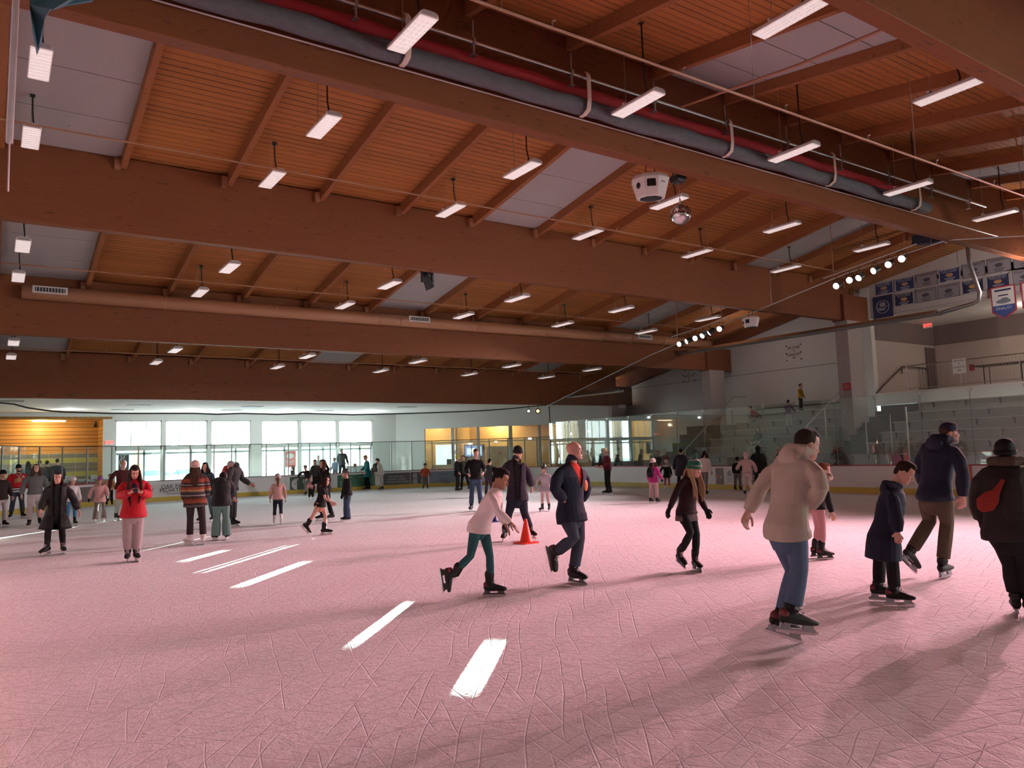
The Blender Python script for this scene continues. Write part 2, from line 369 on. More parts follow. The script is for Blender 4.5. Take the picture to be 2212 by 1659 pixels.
# ---- roof decks, acoustic strips
def slab(name, x0, x1, y0, y1, dz0, dz1, m):
    pr = [(x0,y0,deck_z(y0)+dz0), (x0,y1,deck_z(y1)+dz0), (x0,y1,deck_z(y1)+dz1), (x0,y0,deck_z(y0)+dz1)]
    return struct(MB().prism(pr, (x1-x0,0,0)).build(name, m))
slab('ceiling_north', -3.2, 36, RIDGE, 45.3, 0, .3, DECK)
slab('ceiling_south', -3.2, 36, -20.2, RIDGE-.0001, 0, .3, DECK)
BAYS = [(YZ+.29,YA), (YA+.29,YB), (YB+.27,YC), (YC+.27,YD)]
for y0, y1 in BAYS:
    n = 5; st = (y1-y0)/n
    for x in (.07, 12.07, 24.07):
        for k in range(n): slab('ceiling_panel', x, x+2.26, y0+k*st+.012, y0+(k+1)*st-.012, -.05, -.005, ACOU)
# ---- girders and joists
def girder(y, w, zb, zt, name='roof_girder'):
    return struct(MB().span((-3.0,y,zb), (31.6,y+w,zt)).build(name, GIRD, bevel=.012))
girder(YA,.29,8.00,deck_z(YA)); girder(YB,.27,7.12,deck_z(YB+.27)); girder(YC,.27,5.75,deck_z(YC+.27)); girder(YD,.29,4.43,deck_z(YD+.29)); girder(YZ,.29,7.39,deck_z(YZ))
girder(-3.0,.29,6.3,deck_z(-3.0))
HANG = mat('joist_hanger', (.30,.13,.06), .6)
for (y0, y1) in [(-2.71,YZ)]+BAYS+[(YD+.29,44.8)]:
    for n in range(0, 14):
        x = 2.4*n; d = .30
        pr = [(x-.065,y0,deck_z(y0)-d), (x-.065,y1,deck_z(y1)-d), (x-.065,y1,deck_z(y1)), (x-.065,y0,deck_z(y0))]
        if y0 > YD: continue
        j = struct(MB().prism(pr, (.13,0,0)).build('roof_joist', JOIST))
        ye = y1 if y0 >= YA else y0
        MB().box((x-.14, ye+(-.07 if y0 >= YA else .07), deck_z(ye)-.24), (.13,.14,.26)).build('hanger_block', HANG, j)
# far low soffit over the lobby side
struct(MB().span((-3,YD+.29,4.43), (33.4,45.3,4.50)).build('ceiling_soffit', WHITEP))
for i, (px, py) in enumerate(((300,875),(20,866),(545,878),(265,885),(500,886),(700,887),(880,879))):
    p = on(px, py, 2, 4.43)
    v = struct(MB().box((p.x,p.y,4.428), (1.0,.55,.03)).build('ceiling_vent', mat('vent_grille', (.30,.31,.31), .6)))
# ---- outer walls
struct(MB().span((-3.2,-20.2,-.03), (-3.0,45.3,9.9)).build('wall_left', WHITEP))
struct(MB().span((-3.2,-20.4,-.03), (42,-20.2,6)).build('wall_back', WHITEP))
XR = 33.4
def wallpoly(name, x, pts, t, m): return struct(MB().prism([(x,y,z) for y, z in pts], (t,0,0)).build(name, m))
wallpoly('wall_right', XR, [(19.65,-.03),(38.6,-.03),(38.6,deck_z(38.6)),(19.65,deck_z(19.65))], .25, PANELW)
wallpoly('wall_right_header', XR, [(-20.2,7.4),(19.65,7.4),(19.65,deck_z(19.65)),(RIDGE,deck_z(RIDGE)),(-20.2,deck_z(-20.2))], .25, PANELW)
struct(MB().span((XR-.012,20.2,5.54), (XR,38,5.565)).build('trim_1', mat('panel_groove', (.16,.15,.15), .9)))
struct(MB().span((XR-.012,-5,7.46), (XR,19.6,7.475)).build('trim_2', mat('panel_groove', (.16,.15,.15), .9)))
struct(MB().span((XR-.010,15.6,9.1), (XR,15.615,9.6)).build('trim_3', mat('panel_groove', (.16,.15,.15), .9)))
struct(MB().span((XR-.05,19.62,3.3), (XR+.25,20.05,deck_z(20))).build('trim_4', WHITEP))
# sloping rake beam along the top of the end wall
for (y0, y1) in ((20.1,38.5),):
    pr = [(32.7,y0,deck_z(y0)-.30),(32.7,y1,deck_z(y1)-.75),(32.7,y1,deck_z(y1)),(32.7,y0,deck_z(y0))]
    struct(MB().prism(pr, (.3,0,0)).build('rake_beam', GIRD))
# columns under the girder ends
for y, zt in ((YA,8.0),(YB,7.12),(YC,5.75),(YD,4.43)):
    if y == YA: continue
    struct(MB().span((31.0,y-.2,-.03), (32.1,y+.42,zt)).build('column', COLM, bevel=.02))
    struct(MB().span((30.9,y-.16,zt-.02), (32.75,y+.44,zt+1.15)).build('girder_bearing', GIRD))
# raised deck recess in the end wall
MZ = 3.92
struct(MB().span((XR-.2,-14,3.36), (40,19.6,MZ)).build('floor_raised_deck', WHITEP))
struct(MB().span((XR+.25,-14,7.4), (39.2,19.9,7.5)).build('ceiling_raised_deck', WHITEP))
struct(MB().span((38.9,-14,MZ), (39.1,20.4,6.43)).build('wall_raised_deck_back', BEIGEW))
struct(MB().span((38.86,-14,6.43), (39.1,20.4,7.4)).build('trim_5', TAUPE))
struct(MB().span((XR+.25,19.65,MZ), (39.1,20.4,6.43)).build('wall_raised_deck_side', BEIGEW))
struct(MB().span((XR+.25,19.6,6.43), (38.9,20.4,7.4)).build('trim_6', TAUPE))
struct(MB().span((38.0,19.58,MZ), (38.85,19.66,6.3)).build('door_1', mat('dark_door', (.14,.10,.10), .6)))
struct(MB().span((XR+.25,-14.2,MZ), (39.1,-14,7.4)).build('wall_raised_deck_end', BEIGEW))
struct(MB().span((XR-.02,19.6,-.03), (39,19.66,MZ)).build('wall_under_deck', PANELW))
# ---- far window wall (faces the street)
WIN = [(5.33,7.58),(7.73,9.92),(10.09,12.30),(12.88,15.08),(15.20,17.44),(17.57,19.80)]
ZH, ZM1, ZM0 = 4.06, 2.70, 2.46
def wallbox(x0, x1, z0, z1, name='wall_far', y0=YW, y1=YW+.25, m=SAGE): return struct(MB().span((x0,y0,z0), (x1,y1,z1)).build(name, m))
AL = 4.78
wallbox(AL, WIN[0][0], -.03, 4.43); wallbox(-3, AL, 4.12, 4.43); wallbox(WIN[-1][1], 21.4, -.03, 4.43)
wallbox(WIN[0][0], WIN[-1][1], ZH, 4.43)
for a, b in zip(WIN, WIN[1:]): wallbox(a[1], b[0], -.03, ZH)
for i, (a, b) in enumerate(WIN):
    w = frame_empty('window_%d' % (i+1), (a,YW,0))
    f = MB(); L = Vector((-a,-YW,0))
    def bar(x0, x1, z0, z1, f=f, L=L): f.span(Vector((x0,YW+.04,z0))+L, Vector((x1,YW+.2,z1))+L)
    bar(a,b,ZH-.07,ZH); bar(a,a+.06,0,ZH); bar(b-.06,b,0,ZH); bar(a,b,ZM0,ZM1); bar(a,b,0,.22)
    f.build('window_frame', SAGE, w)
    m2 = MB()
    for q in (1/3, 2/3):
        x = a+(b-a)*q; m2.span(Vector((x-.018,YW+.1,ZM1))+L, Vector((x+.018,YW+.15,ZH))+L)
    m2.span(Vector((a+(b-a)*.62-.05,YW+.06,.2))+L, Vector((a+(b-a)*.62+.05,YW+.16,ZM0))+L); m2.span(Vector((a+.06,YW+.06,ZM0-.22))+L, Vector((b-.06,YW+.16,ZM0-.12))+L)
    m2.build('glazing_bars', mat('pale_blue_aluminium', (.45,.56,.58), .5), w)
    MB().span(Vector((a+.05,YW+.12,ZM1))+L, Vector((b-.05,YW+.128,ZH-.05))+L).build('pane', WGLASS, w)
    MB().span(Vector((a+.05,YW+.12,.2))+L, Vector((b-.05,YW+.128,ZM0))+L).build('pane', WGLASS, w)
# wooden alcove at the left with a tiled lower wall
struct(MB().span((-3,47.4,2.42), (AL+.4,47.55,4.2)).build('wall_alcove_wood', WALLWOOD))
TILE = mat('striped_tile', (.2,.22,.22), .35); g = NT(TILE); v = g.xyz(g.coord())
row = g.math('FLOOR', g.math('DIVIDE', v[2], .24)); green = g.math('LESS_THAN', g.math('ABSOLUTE', g.math('SUBTRACT', g.math('MODULO', row, 3.0), 2.0)), .1)
fx = g.math('FRACT', g.math('DIVIDE', v[0], .62)); fz = g.math('FRACT', g.math('DIVIDE', v[2], .24))
gr = g.math('MAXIMUM', g.math('LESS_THAN', fx, .025), g.math('LESS_THAN', fz, .06))
g.base(g.mix(gr, g.mix(green, (.155,.175,.175), (.36,.42,.10)), (.50,.52,.48)))
struct(MB().span((-3,47.38,-.03), (AL+.4,47.55,2.42)).build('wall_alcove_tile', TILE))
struct(MB().span((AL,YW+.25,-.03), (AL+.3,47.4,4.2)).build('wall_alcove_side', WALLWOOD))
struct(MB().span((-3.2,YW,4.12), (AL+.4,47.55,4.25)).build('ceiling_alcove', WALLWOOD))
struct(MB().span((-3.2,YW+.25,-.03), (-3,47.55,4.2)).build('wall_alcove_end', WALLWOOD))
# ---- oblique lobby wall: from the corner of the window wall towards the last girder
L0 = Vector((21.4,YW,0)); LD = Vector((1,-1,0)).normalized(); LN = Vector((1,1,0)).normalized(); LLEN = 13.6
LM = Matrix((LD, LN, Vector((0,0,1)))).transposed()      # local (along, outwards, up) -> hall
def lbox(name, a0, a1, n0, n1, z0, z1, m, parent=None):
    o = MB().box(L0+LM @ Vector(((a0+a1)/2,(n0+n1)/2,(z0+z1)/2)), (a1-a0,n1-n0,z1-z0), LM).build(name, m, parent)
    return o if parent else struct(o)
LW = [(1.9,3.65),(3.80,5.30),(5.45,7.35),(7.55,9.2),(9.35,11.0),(11.2,12.9)]
LH, LT1, LT0 = 3.42, 2.54, 2.48
lbox('wall_lobby', 0, LW[0][0], 0, .2, -.03, 4.43, SAGE); lbox('wall_lobby', LW[0][0], LLEN, 0, .2, LH, 4.43, SAGE); lbox('wall_lobby', LW[-1][1], LLEN, 0, .2, -.03, LH, SAGE)
for a, b in zip(LW, LW[1:]): lbox('wall_lobby', a[1], b[0], 0, .2, -.03, LH, GREYP)
for i, (a, b) in enumerate(LW):
    w = frame_empty('window_%d' % (i+7)); lbox('window_frame', a, b, .02, .18, LT0, LT1, GREYP, w)
    lbox('window_sill', a, b, .02, .18, -.03, .2, GREYP, w)
    lbox('pane', a, b, .09, .098, LT1, LH, WGLASS, w); lbox('pane', a, b, .09, .098, .2, LT0, WGLASS, w)
# lobby room: ceiling, floor, warm panelled back wall with added openings shaped to cast the sun streaks on the ice
LB = 4.6
lbox('ceiling_lobby', -.5, LLEN+1, .2, LB+.4, 4.25, 4.45, WHITEP)
lbox('wall_lobby_end', -.3, 0, .2, LB+.2, -.03, 4.45, LOBBYWOOD); lbox('wall_lobby_end', LLEN, LLEN+.3, .0, LB+.2, -.03, 4.45, LOBBYWOOD)
lbox('wall_lobby_partition', 3.6, 3.72, 1.2, LB, -.03, 4.3, LOBBYWOOD)
STRIPS = [((1010,1485),(1065,1395)), ((790,1390),(885,1295)), ((523,1265),(655,1215)), ((460,1235),(655,1165)), ((400,1212),(480,1190)),
          ((330,1190),(470,1152)), ((318,1172),(440,1140))]
slots = []
den = SUN_DIR.x*LN.x+SUN_DIR.y*LN.y; tanE = math.tan(SUN_EL); hl = math.hypot(SUN_DIR.x, SUN_DIR.y)
for i, (p, q) in enumerate(STRIPS):
    P, Q = ground(*p), ground(*q)
    def hit(Pt):
        s = ((L0+LN*LB)-Pt).dot(LN)/den; X = Pt+SUN_DIR*s; l = LM.transposed() @ (X-L0); return l.x, X.z
    a0, z0 = hit(P); a1, z1 = hit(Q); a = (a0+a1)/2; w = .105
    slots.append((a-w, a+w, min(z0,z1), max(z0,z1)))
slots.sort()
prev = -.3
for a0, a1, z0, z1 in slots:
    a0 = max(a0, prev+.02)
    lbox('wall_lobby_back', prev, a0, LB, LB+.03, -.03, 4.45, LOBBYWOOD)
    lbox('wall_lobby_back', a0, a1, LB, LB+.03, -.03, z0, LOBBYWOOD); lbox('wall_lobby_back', a0, a1, LB, LB+.03, z1, 4.45, LOBBYWOOD)
    prev = a1
lbox('wall_lobby_back', prev, LLEN+.3, LB, LB+.03, -.03, 4.45, LOBBYWOOD)
# ================================================================== boards and glass round the ice
PATH = [Vector((ICE_X0,-8,0)), Vector((ICE_X0,10,0)), Vector((ICE_X0,20,0))] + arc(ICE_X0+8, ICE_Y1-8, 8, 180, 90, 24) + [Vector((x,ICE_Y1,0)) for x in (9.5,11.4,13.3,15.2)] + arc(ICE_X1-7, ICE_Y1-7, 7, 90, 0, 24) + [Vector((ICE_X1,y,0)) for y in (27,20,13,6,0,-8)]
CUM = [0.0]
for a, b in zip(PATH, PATH[1:]): CUM.append(CUM[-1]+(b-a).length)
def at_s(s):
    for i in range(len(PATH)-1):
        if s <= CUM[i+1] or i == len(PATH)-2:
            t = (s-CUM[i])/(CUM[i+1]-CUM[i]); d = (PATH[i+1]-PATH[i]).normalized()
            return PATH[i].lerp(PATH[i+1], t), d, Vector((-d.y, d.x, 0))      # point, along, outwards
def s_at(px, py=1040):
    r = ray(px, py); d = Vector((r.x, r.y)); best = None
    for i in range(2, len(PATH)-1):
        a, b = PATH[i], PATH[i+1]; e = b-a; det = d.x*(-e.y)+e.x*d.y
        if abs(det) < 1e-9: continue
        t = (a.x*(-e.y)+e.x*a.y)/det; u = (d.x*a.y-d.y*a.x)/det
        if -1e-6 <= u <= 1+1e-6 and t > 0: best = CUM[i]+u*(CUM[i+1]-CUM[i])
    return best
def ribbon(s0, s1, n0, n1, z0, z1, step=.35):
    """solid strip that follows the rink outline between lengths s0..s1"""
    k = max(1, int(math.ceil((s1-s0)/step))); mb = MB(); rows = []
    for i in range(k+1):
        p, d, n = at_s(s0+(s1-s0)*i/k)
        rows.append([mb.bm.verts.new(q) for q in (p+n*n0+Vector((0,0,z0)), p+n*n1+Vector((0,0,z0)), p+n*n1+Vector((0,0,z1)), p+n*n0+Vector((0,0,z1)))])
    mb.bm.faces.new(rows[0]); mb.bm.faces.new(rows[-1][::-1])
    for A, B in zip(rows, rows[1:]):
        for j in range(4): mb.bm.faces.new((A[j], B[j], B[(j+1)%4], A[(j+1)%4]))
    return mb
S_END = CUM[-1]; S_FAR = s_at(330); S_RC = s_at(1188); S_RS = s_at(1250)
sec = 2.42; s = 0.0; i = 0
while s < S_END-.01:
    e = min(s+sec, S_END); b = frame_empty('rink_board')
    right = s > S_RC-8
    ribbon(s+.004, e-.004, .0, .10, .0, .93).build('board_panel', BOARD, b)
    ribbon(s+.002, e-.002, -.012, .0, .0, .205).build('kick_plate', KICK, b)
    ribbon(s, e, -.02, .16, .93, .965).build('cap_rail', CAPR if (right or s < s_at(243)) else CAPD, b)
    s = e
GH = 2.53; GHR = 3.30; POSTM = mat('anodised_post', (.30,.30,.30), .45, .6)
def pane(s0, s1, zt, gm=None):
    g_ = frame_empty('glass_bay'); ribbon(s0+.01, s1-.01, .07, .082, .965, zt, .6).build('glass_pane', gm or GLASS, g_)
    return g_
posts_px = [8,44,88,137,190,243,300,355,411,463,501,539,576,624,670,715,759,803,847,891,935,979,1020,1058,1098,1134,1160]
ss = [s_at(x) for x in posts_px] + [S_RC]
ss = [ss[0]-2.4, ss[0]-1.2] + ss
for a, b in zip(ss, ss[1:]):
    g_ = pane(a, b, GH); p, d, n = at_s(b)
    MB().box(p+n*.075+Vector((0,0,(GH+.93)/2)), (.045,.05,GH-.93), Matrix((d,n,Vector((0,0,1)))).transposed()).build('glass_post', POSTM, g_)
    ribbon(a, b, .055, .095, GH, GH+.03, .5).build('hem_rope', BLACKP, g_)
s = S_RC
while s < S_END-2:
    e = s+1.52; g_ = pane(s, e, GHR, GLASSR); p, d, n = at_s(e); Mx = Matrix((d,n,Vector((0,0,1)))).transposed()
    MB().box(p+n*.076+Vector((0,0,(GHR+.93)/2)), (.012,.02,GHR-.95), Mx).build('joint_strip', mat('joint_strip', (.20,.22,.21), .4), g_)
    MB().box(p+n*.076+Vector((0,0,GHR-.06)), (.10,.05,.09), Mx).build('glass_clip', GALV, g_)
    s = e
# red gate in the right-hand boards
p0, p1 = s_at(2084), s_at(2101)
gt = ribbon(min(p0,p1), max(p0,p1), -.03, -.013, .02, .95).build('red_gate_edge', mat('orange_red_board', (.62,.10,.06), .5))
tag(gt, 'narrow orange red gate strip in the right hand boards', 'gate')
# ---- adverts on the boards
def board_text(tx, size, m, s_c, z, parent, depth=.020, width=1.0):
    o = text('lettering', tx, size, m, (0,0,0), (1,0,0), (0,0,1), parent, width=width)
    for v in o.data.vertices:
        p, d, n = at_s(s_c+v.co.x); v.co = p-n*(depth-v.co.y)+Vector((0,0,z+v.co.z))
    return o
def board_rules(a, b, z0, z1, spec, m, parent):
    for off, fz, w in spec: ribbon(a+(b-a)*(off-w/2), a+(b-a)*(off+w/2), -.015, -.0105, z0+(z1-z0)*fz-.012, z0+(z1-z0)*fz+.012).build('printed_rule', m, parent)
def ad(px0, px1, z0, z1, name, m, label, lines=(), tm=WTXT, group=None):
    a, b = sorted((s_at(px0), s_at(px1)))
    o = ribbon(a, b, -.010, -.001, z0, z1).build(name, m); tag(o, label, 'advertisement', group)
    p, d, n = at_s((a+b)/2); w = b-a
    for k, (tx, size, fz, off, *mm) in enumerate(lines):
        board_text(tx, size, mm[0] if mm else tm, a+w*off, z0+(z1-z0)*fz, o)
    return o, a, b
PED = mat('white_advert', (.72,.72,.70), .5)
o, a, b = ad(322, 426, .26, .83, 'pediatrics_advert', PED, 'white board advert for a children\'s doctor in dark letters, behind the woman in red', (('OAK PARK', .26, .70, .54, DTXT), ('PEDIATRICS', .26, .40, .54, DTXT), ('www.oakparkpeds.com', .09, .14, .56, DTXT)))
p, d, n = at_s(a+.12); m = MB()
for sg in (1,-1): m.tube([p-n*.02+Vector((0,0,.40)), p-n*.02+d*.05*sg+Vector((0,0,.56)), p-n*.02+d*.10*sg+Vector((0,0,.68))], .012, 6)
m.build('leaf_mark', mat('sage_print', (.25,.38,.30), .6), o)
def photo(px0, px1, z0, z1, name, label, cols, seed):
    a, b = sorted((s_at(px0), s_at(px1))); rnd = random.Random(seed)
    o = ribbon(a, b, -.010, -.001, z0, z1).build(name, mat(name+'_ground', cols[0], .5)); tag(o, label, 'advertisement')
    for k in range(9):
        s_ = a+(b-a)*rnd.uniform(.14,.86); p, d, n = at_s(s_); r = (z1-z0)*rnd.uniform(.10,.19)
        MB().ball(p-n*.008+Vector((0,0,z0+(z1-z0)*rnd.uniform(.25,.72))), (r*rnd.uniform(.7,1.1), .008, r), Matrix((d,n,Vector((0,0,1)))).transposed(), 10, 6).build('printed_figure', mat(name+str(k%len(cols)), cols[k%len(cols)], .5), o)
    return o
photo(173, 243, .20, .84, 'team_photo_advert', 'board advert with a crowded photo of cheering people, left of the woman in red', ((.16,.12,.11),(.42,.10,.10),(.50,.36,.28),(.12,.10,.14)), 3)
o, a, b = ad(626, 664, .12, .86, 'green_logo_advert', mat('deep_green_advert', (.03,.075,.05), .5), 'dark green board advert with a white half disc', (('E', .30, .66, .80),))
p, d, n = at_s(a+(b-a)*.40)
MB().prism([p-n*.012+d*(-.28*math.sin(R(t)))+Vector((0,0,.49+.28*math.cos(R(t)))) for t in range(0,181,15)], n*-.006).build('half_disc', WTXT, o)
MB().box(p-n*.02+d*-.12+Vector((0,0,.5)), (.08,.01,.03)).build('dash_mark', DTXT, o)
o2, a2, b2 = ad(729, 810, .12, .84, 'green_text_advert', GREENAD, 'mid green board advert with small white lines of text', ())
board_rules(a2, b2, .12, .84, ((.25,.84,.3),(.72,.84,.32),(.18,.5,.24),(.2,.3,.28)), WTXT, o2)
ad(828, 886, .12, .84, 'solar_advert', GREYAD, 'charcoal board advert about monthly savings in white capitals', (('DISCOVER YOUR', .11, .72, .48), ('MONTHLY SAVINGS', .11, .52, .5), ('POTENTIAL WITH SOLAR!', .11, .32, .52)))
o, a, b = ad(887, 925, .12, .84, 'gear_pattern_advert', mat('gear_ground', (.06,.065,.07), .5), 'dark board advert printed with four grey gears, right of the charcoal text advert')
for fx in (.27,.73):
    for fz in (.28,.72):
        p, d, n = at_s(a+(b-a)*fx); Mx = Matrix((d, n.cross(d)*-1, n)).transposed(); c = p-n*.012+Vector((0,0,.12+.72*fz))
        pts = []
        for k in range(24):
            r = .17 if k % 4 < 2 else .135
            pts.append(c+d*(r*math.cos(2*math.pi*k/24))+Vector((0,0,r*math.sin(2*math.pi*k/24))))
        MB().prism(pts, n*-.005).build('gear_print', mat('gear_grey', (.32,.33,.34), .6), o)
o, a, b = ad(927, 986, .12, .84, 'slate_advert', BLUEAD, 'slate blue board advert with thin dark rules', ())
for fz, w in ((.78,.5),(.42,.8),(.30,.7),(.2,.85),(.1,.6)):
    p, d, n = at_s(a+(b-a)*.5); MB().box(p-n*.012+Vector((0,0,.12+.72*fz)), ((b-a)*w,.006,.02), Matrix((d,n,Vector((0,0,1)))).transposed()).build('printed_rule', DTXT, o)
photo(1547, 1564, .20, .86, 'family_photo_advert', 'board advert with a colourful family photo near the far right boards', ((.22,.16,.16),(.16,.17,.34),(.52,.36,.28),(.40,.12,.14)), 8)
o, a, b = ad(1566, 1588, .20, .84, 'white_crest_advert', PED, 'white board advert with a grey crest and small lines, right of the family photo', ())
board_rules(a, b, .20, .84, ((.5,.42,.6),(.5,.30,.5),(.5,.2,.55)), mat('grey_print', (.35,.35,.36), .6), o)
p, d, n = at_s((a+b)/2); MB().prism([p-n*.012+d*x+Vector((0,0,z)) for x, z in ((-.10,.55),(.10,.55),(.10,.66),(0,.78),(-.10,.66))], n*-.005).build('crest_print', mat('grey_print', (.35,.35,.36), .6), o)
photo(1622, 1634, .20, .84, 'sports_photo_advert', 'narrow board advert with a dark sports photo beside the dark coated skater', ((.16,.13,.15),(.40,.32,.32),(.24,.14,.14)), 11)

# ================================================================== bleachers behind the right-hand glass
ROWX = [27.5+n for n in range(6)]; ROWZ = [1.28,1.72,2.12,2.53,2.93,3.36]
RNAME = ['lowest','second lowest','third lowest','third highest','second highest','highest']
def bleacher(y0, y1, where):
    for n in range(6):
        struct(MB().span((ROWX[n]+.12,y0,-.03 if n == 0 else ROWZ[n-1]-.05), (33.15,y1,ROWZ[n]-.05)).build('bleacher_step', TREADM))
        t = thing('bleacher_bench', (ROWX[n],(y0+y1)/2,ROWZ[n]), 'long grey bleacher bench, %s row %s' % (RNAME[n], where), 'bench', 'bleacher benches '+where)
        MB().span((-.02,y0-(y0+y1)/2,-.05), (.30,y1-(y0+y1)/2,0)).build('bench_plank', BENCHM, t, bevel=.01)
        k = int((y1-y0)/1.25)
        for q in range(k):
            y = y0+(y1-y0)*(q+.5)/k-(y0+y1)/2
            MB().prism([(.0,y-.025,-.05),(.11,y-.025,-.05),(.11,y-.025,-.27),(.085,y-.025,-.27),(.07,y-.025,-.13)], (0,.05,0)).build('bench_bracket', BLACKM, t)
bleacher(20.1, 26.2, 'left of the aisle'); bleacher(-2.0, 17.3, 'right of the aisle')
# aisle stairs (dark treads)
for k in range(13):
    x0 = 26.9+k*.5; struct(MB().span((x0,17.32,-.03), (33.15,19.15,.28+k*.255)).build('aisle_stair', mat('dark_stair', (.07,.08,.085), .9)))
for k in range(7):
    struct(MB().span((26.6+k*.55,26.25,-.03), (33.15,28.0,.3+k*.42)).build('aisle_stair', mat('dark_stair', (.07,.08,.085), .9)))
struct(MB().span((XR-.25,20.1,2.9), (XR-.02,27.5,3.33)).build('wall_bleacher_back', PANELW))
def rail(name, pts, r, label, posts=(), m=STEEL, cat='railing', zb=None):
    b = Vector(pts[0]); t = thing(name, b, label, cat)
    MB().tube([Vector(p)-b for p in pts], r, 8).build('hand_rail', m, t)
    for (p, zz) in posts:
        p = Vector(p); MB().tube([p-b, Vector((p.x,p.y,zz))-b], r*.9, 8).build('rail_post', m, t)
    return t
rail('aisle_handrail', [(27.3,26.3,1.2),(31.6,26.3,4.25),(32.6,26.3,4.3)], .03, 'dark sloping handrail at the far left end of the bleachers', [((27.9,26.3,1.62),.9),((29.4,26.3,2.69),1.6),((31.4,26.3,4.1),2.8)], GALV)
rail('aisle_handrail', [(28.2,19.75,2.0),(28.2,19.75,2.45),(31.0,19.75,4.1),(31.0,19.75,3.0)], .025, 'dark sloping handrail on the left side of the bleacher aisle', [((29.6,19.75,3.28),1.9)], GALV)
rail('aisle_handrail', [(28.42,17.2,1.23),(28.42,17.2,2.75),(28.42,16.2,2.75),(28.42,16.2,1.23)], .022, 'pale square rail guarding the right bleacher beside the aisle', [], GALV)
rail('aisle_handrail', [(27.2,14.9,-.03),(27.2,14.9,2.95)], .03, 'steel upright standing in front of the right bleacher', [], GALV)
rail('aisle_handrail', [(27.2,10.9,-.03),(27.2,10.9,2.6)], .03, 'steel upright at the far right of the bleacher', [], GALV)
rail('stair_handrail', [(33.2,19.5,3.9),(33.6,19.5,4.15),(35.6,19.5,5.25),(38.2,19.5,5.25)], .035, 'dark handrail bending up the side wall of the raised deck', [((35.6,19.55,5.25),4.9)], mat('brown_rail', (.10,.07,.065), .5))
# glass guard along the back of the left bleacher
t = thing('glass_guard', (32.95,23.1,3.36), 'low glass guard with dark handrail behind the left bleacher', 'railing')
MB().span((-.006,-2.9,.05), (.006,2.9,.42)).build('guard_pane', GLASS, t); MB().tube([(0,-2.95,.30),(0,-1,.26),(0,1,.27),(0,2.95,.24)], .028, 8).build('dark_handrail', BLACKM, t)
for y in (-2.9,-1.5,0,1.5,2.9): MB().tube([(0,y,-.05),(0,y,.44)], .014, 6).build('guard_post', STEEL, t)
# railing of the raised deck
t = thing('deck_railing', (XR-.05,9.0,MZ), 'steel railing with thin balusters along the raised deck', 'railing')
y0, y1 = -5.0, 18.1
MB().tube([(0,y0-9,1.10),(0,y1-9,1.10)], .025, 8).build('top_rail', STEEL, t); MB().tube([(0,y0-9,.10),(0,y1-9,.10)], .018, 8).build('bottom_rail', STEEL, t)
for k in range(11): MB().tube([(0,y1-9-k*2.25,0),(0,y1-9-k*2.25,1.1)], .025, 8).build('rail_post', STEEL, t)
for k in range(75): MB().tube([(0,y1-9-.12-k*.125,.10),(0,y1-9-.12-k*.125,1.08)], .006, 5).build('baluster', GALV, t)
g_ = thing('deck_gate', (XR+.5,17.9,MZ), 'dark barred gate at the left end of the raised deck', 'gate')
for k in range(7): MB().tube([(k*.13,0,.0),(k*.13,0,1.02)], .012, 6).build('gate_bar', BLACKM, g_)
MB().tube([(0,0,1.04),(.66,0,1.04),(.78,0,.9),(.78,0,.1),(0,0,.1)], .018, 7).build('gate_frame', BLACKM, g_)
# folding table and boxes on the deck
t = thing('folding_table', (35.2,15.0,MZ), 'dark folding table standing on the raised deck behind the railing', 'table')
MB().span((-.38,-1.15,.88), (.38,1.0,.94)).build('table_top', mat('dark_table_top', (.08,.065,.06), .5), t)
for y in (-.8,.65):
    MB().tube([(-.25,y,0),(-.25,y,.88)], .02, 7).build('leg', BLACKM, t); MB().tube([(.25,y,0),(.25,y,.88)], .02, 7).build('leg', BLACKM, t)
tag(MB().box((36.3,14.6,MZ+.16), (.3,.25,.32)).build('white_carton', mat('cream_card', (.66,.60,.42), .8), bevel=.01), 'small cream carton on the deck under the folding table', 'box')
tag(MB().box((36.4,13.75,MZ+.14), (.34,.5,.28)).build('cream_crate', mat('cream_card', (.66,.60,.42), .8), bevel=.01), 'wide cream crate on the deck right of the small carton', 'box')
def sign(name, c, w, h, m, label, lines, tm, xd=(0,-1,0), edge=None):
    n = Vector(xd).cross(Vector((0,0,1))); Mx = Matrix((Vector(xd), -n, Vector((0,0,1)))).transposed()
    o = MB().box(c, (w,.02,h), Mx).build(name, m); tag(o, label, 'sign')
    for tx, size, fz, *mm in lines: text('lettering', tx, size, mm[0] if mm else tm, Vector(c)+n*.013+Vector((0,0,(fz-.5)*h)), xd, (0,0,1), o)
    return o
sg = sign('capacity_sign', (XR-.09,15.86,MZ+.86), .52, .62, PAPER, 'white capacity sign hung on the raised deck railing', (('SECTION',.10,.85),('4',.12,.66),('CAPACITY',.10,.42),('90',.13,.2)), DTXT)
for y, z, who in ((23.8,6.38,'wall panel above the left bleacher'), (30.9,6.0,'wall panel beside the low girder')):
    t = thing('stencilled_capacity_notice', (XR-.01,y,z), 'black capacity lettering on the white '+who, 'sign')
    for tx, size, dz in (('SECTION',.17,.22),('5' if y < 25 else '6',.18,.05),('CAPACITY',.17,-.14),('90',.16,-.30)): text('lettering', tx, size, DTXT, (-.004,0,dz), (0,-1,0), (0,0,1), t)
    for dy in (-.42,.42):
        for dz in (.34,-.05,-.40): MB().box((-.004,dy,dz), (.008,.07,.07)).build('corner_dot', DTXT, t)
sign('skate_rule_sign', (30.985,19.52,4.19), .36, .32, mat('rule_red', (.45,.015,.03), .5), 'small red notice on the grey column beside the bleachers', (('No Skates',.062,.66),('in Bleachers',.055,.36)), WTXT)
ex = on(2004,702,0,37.2)
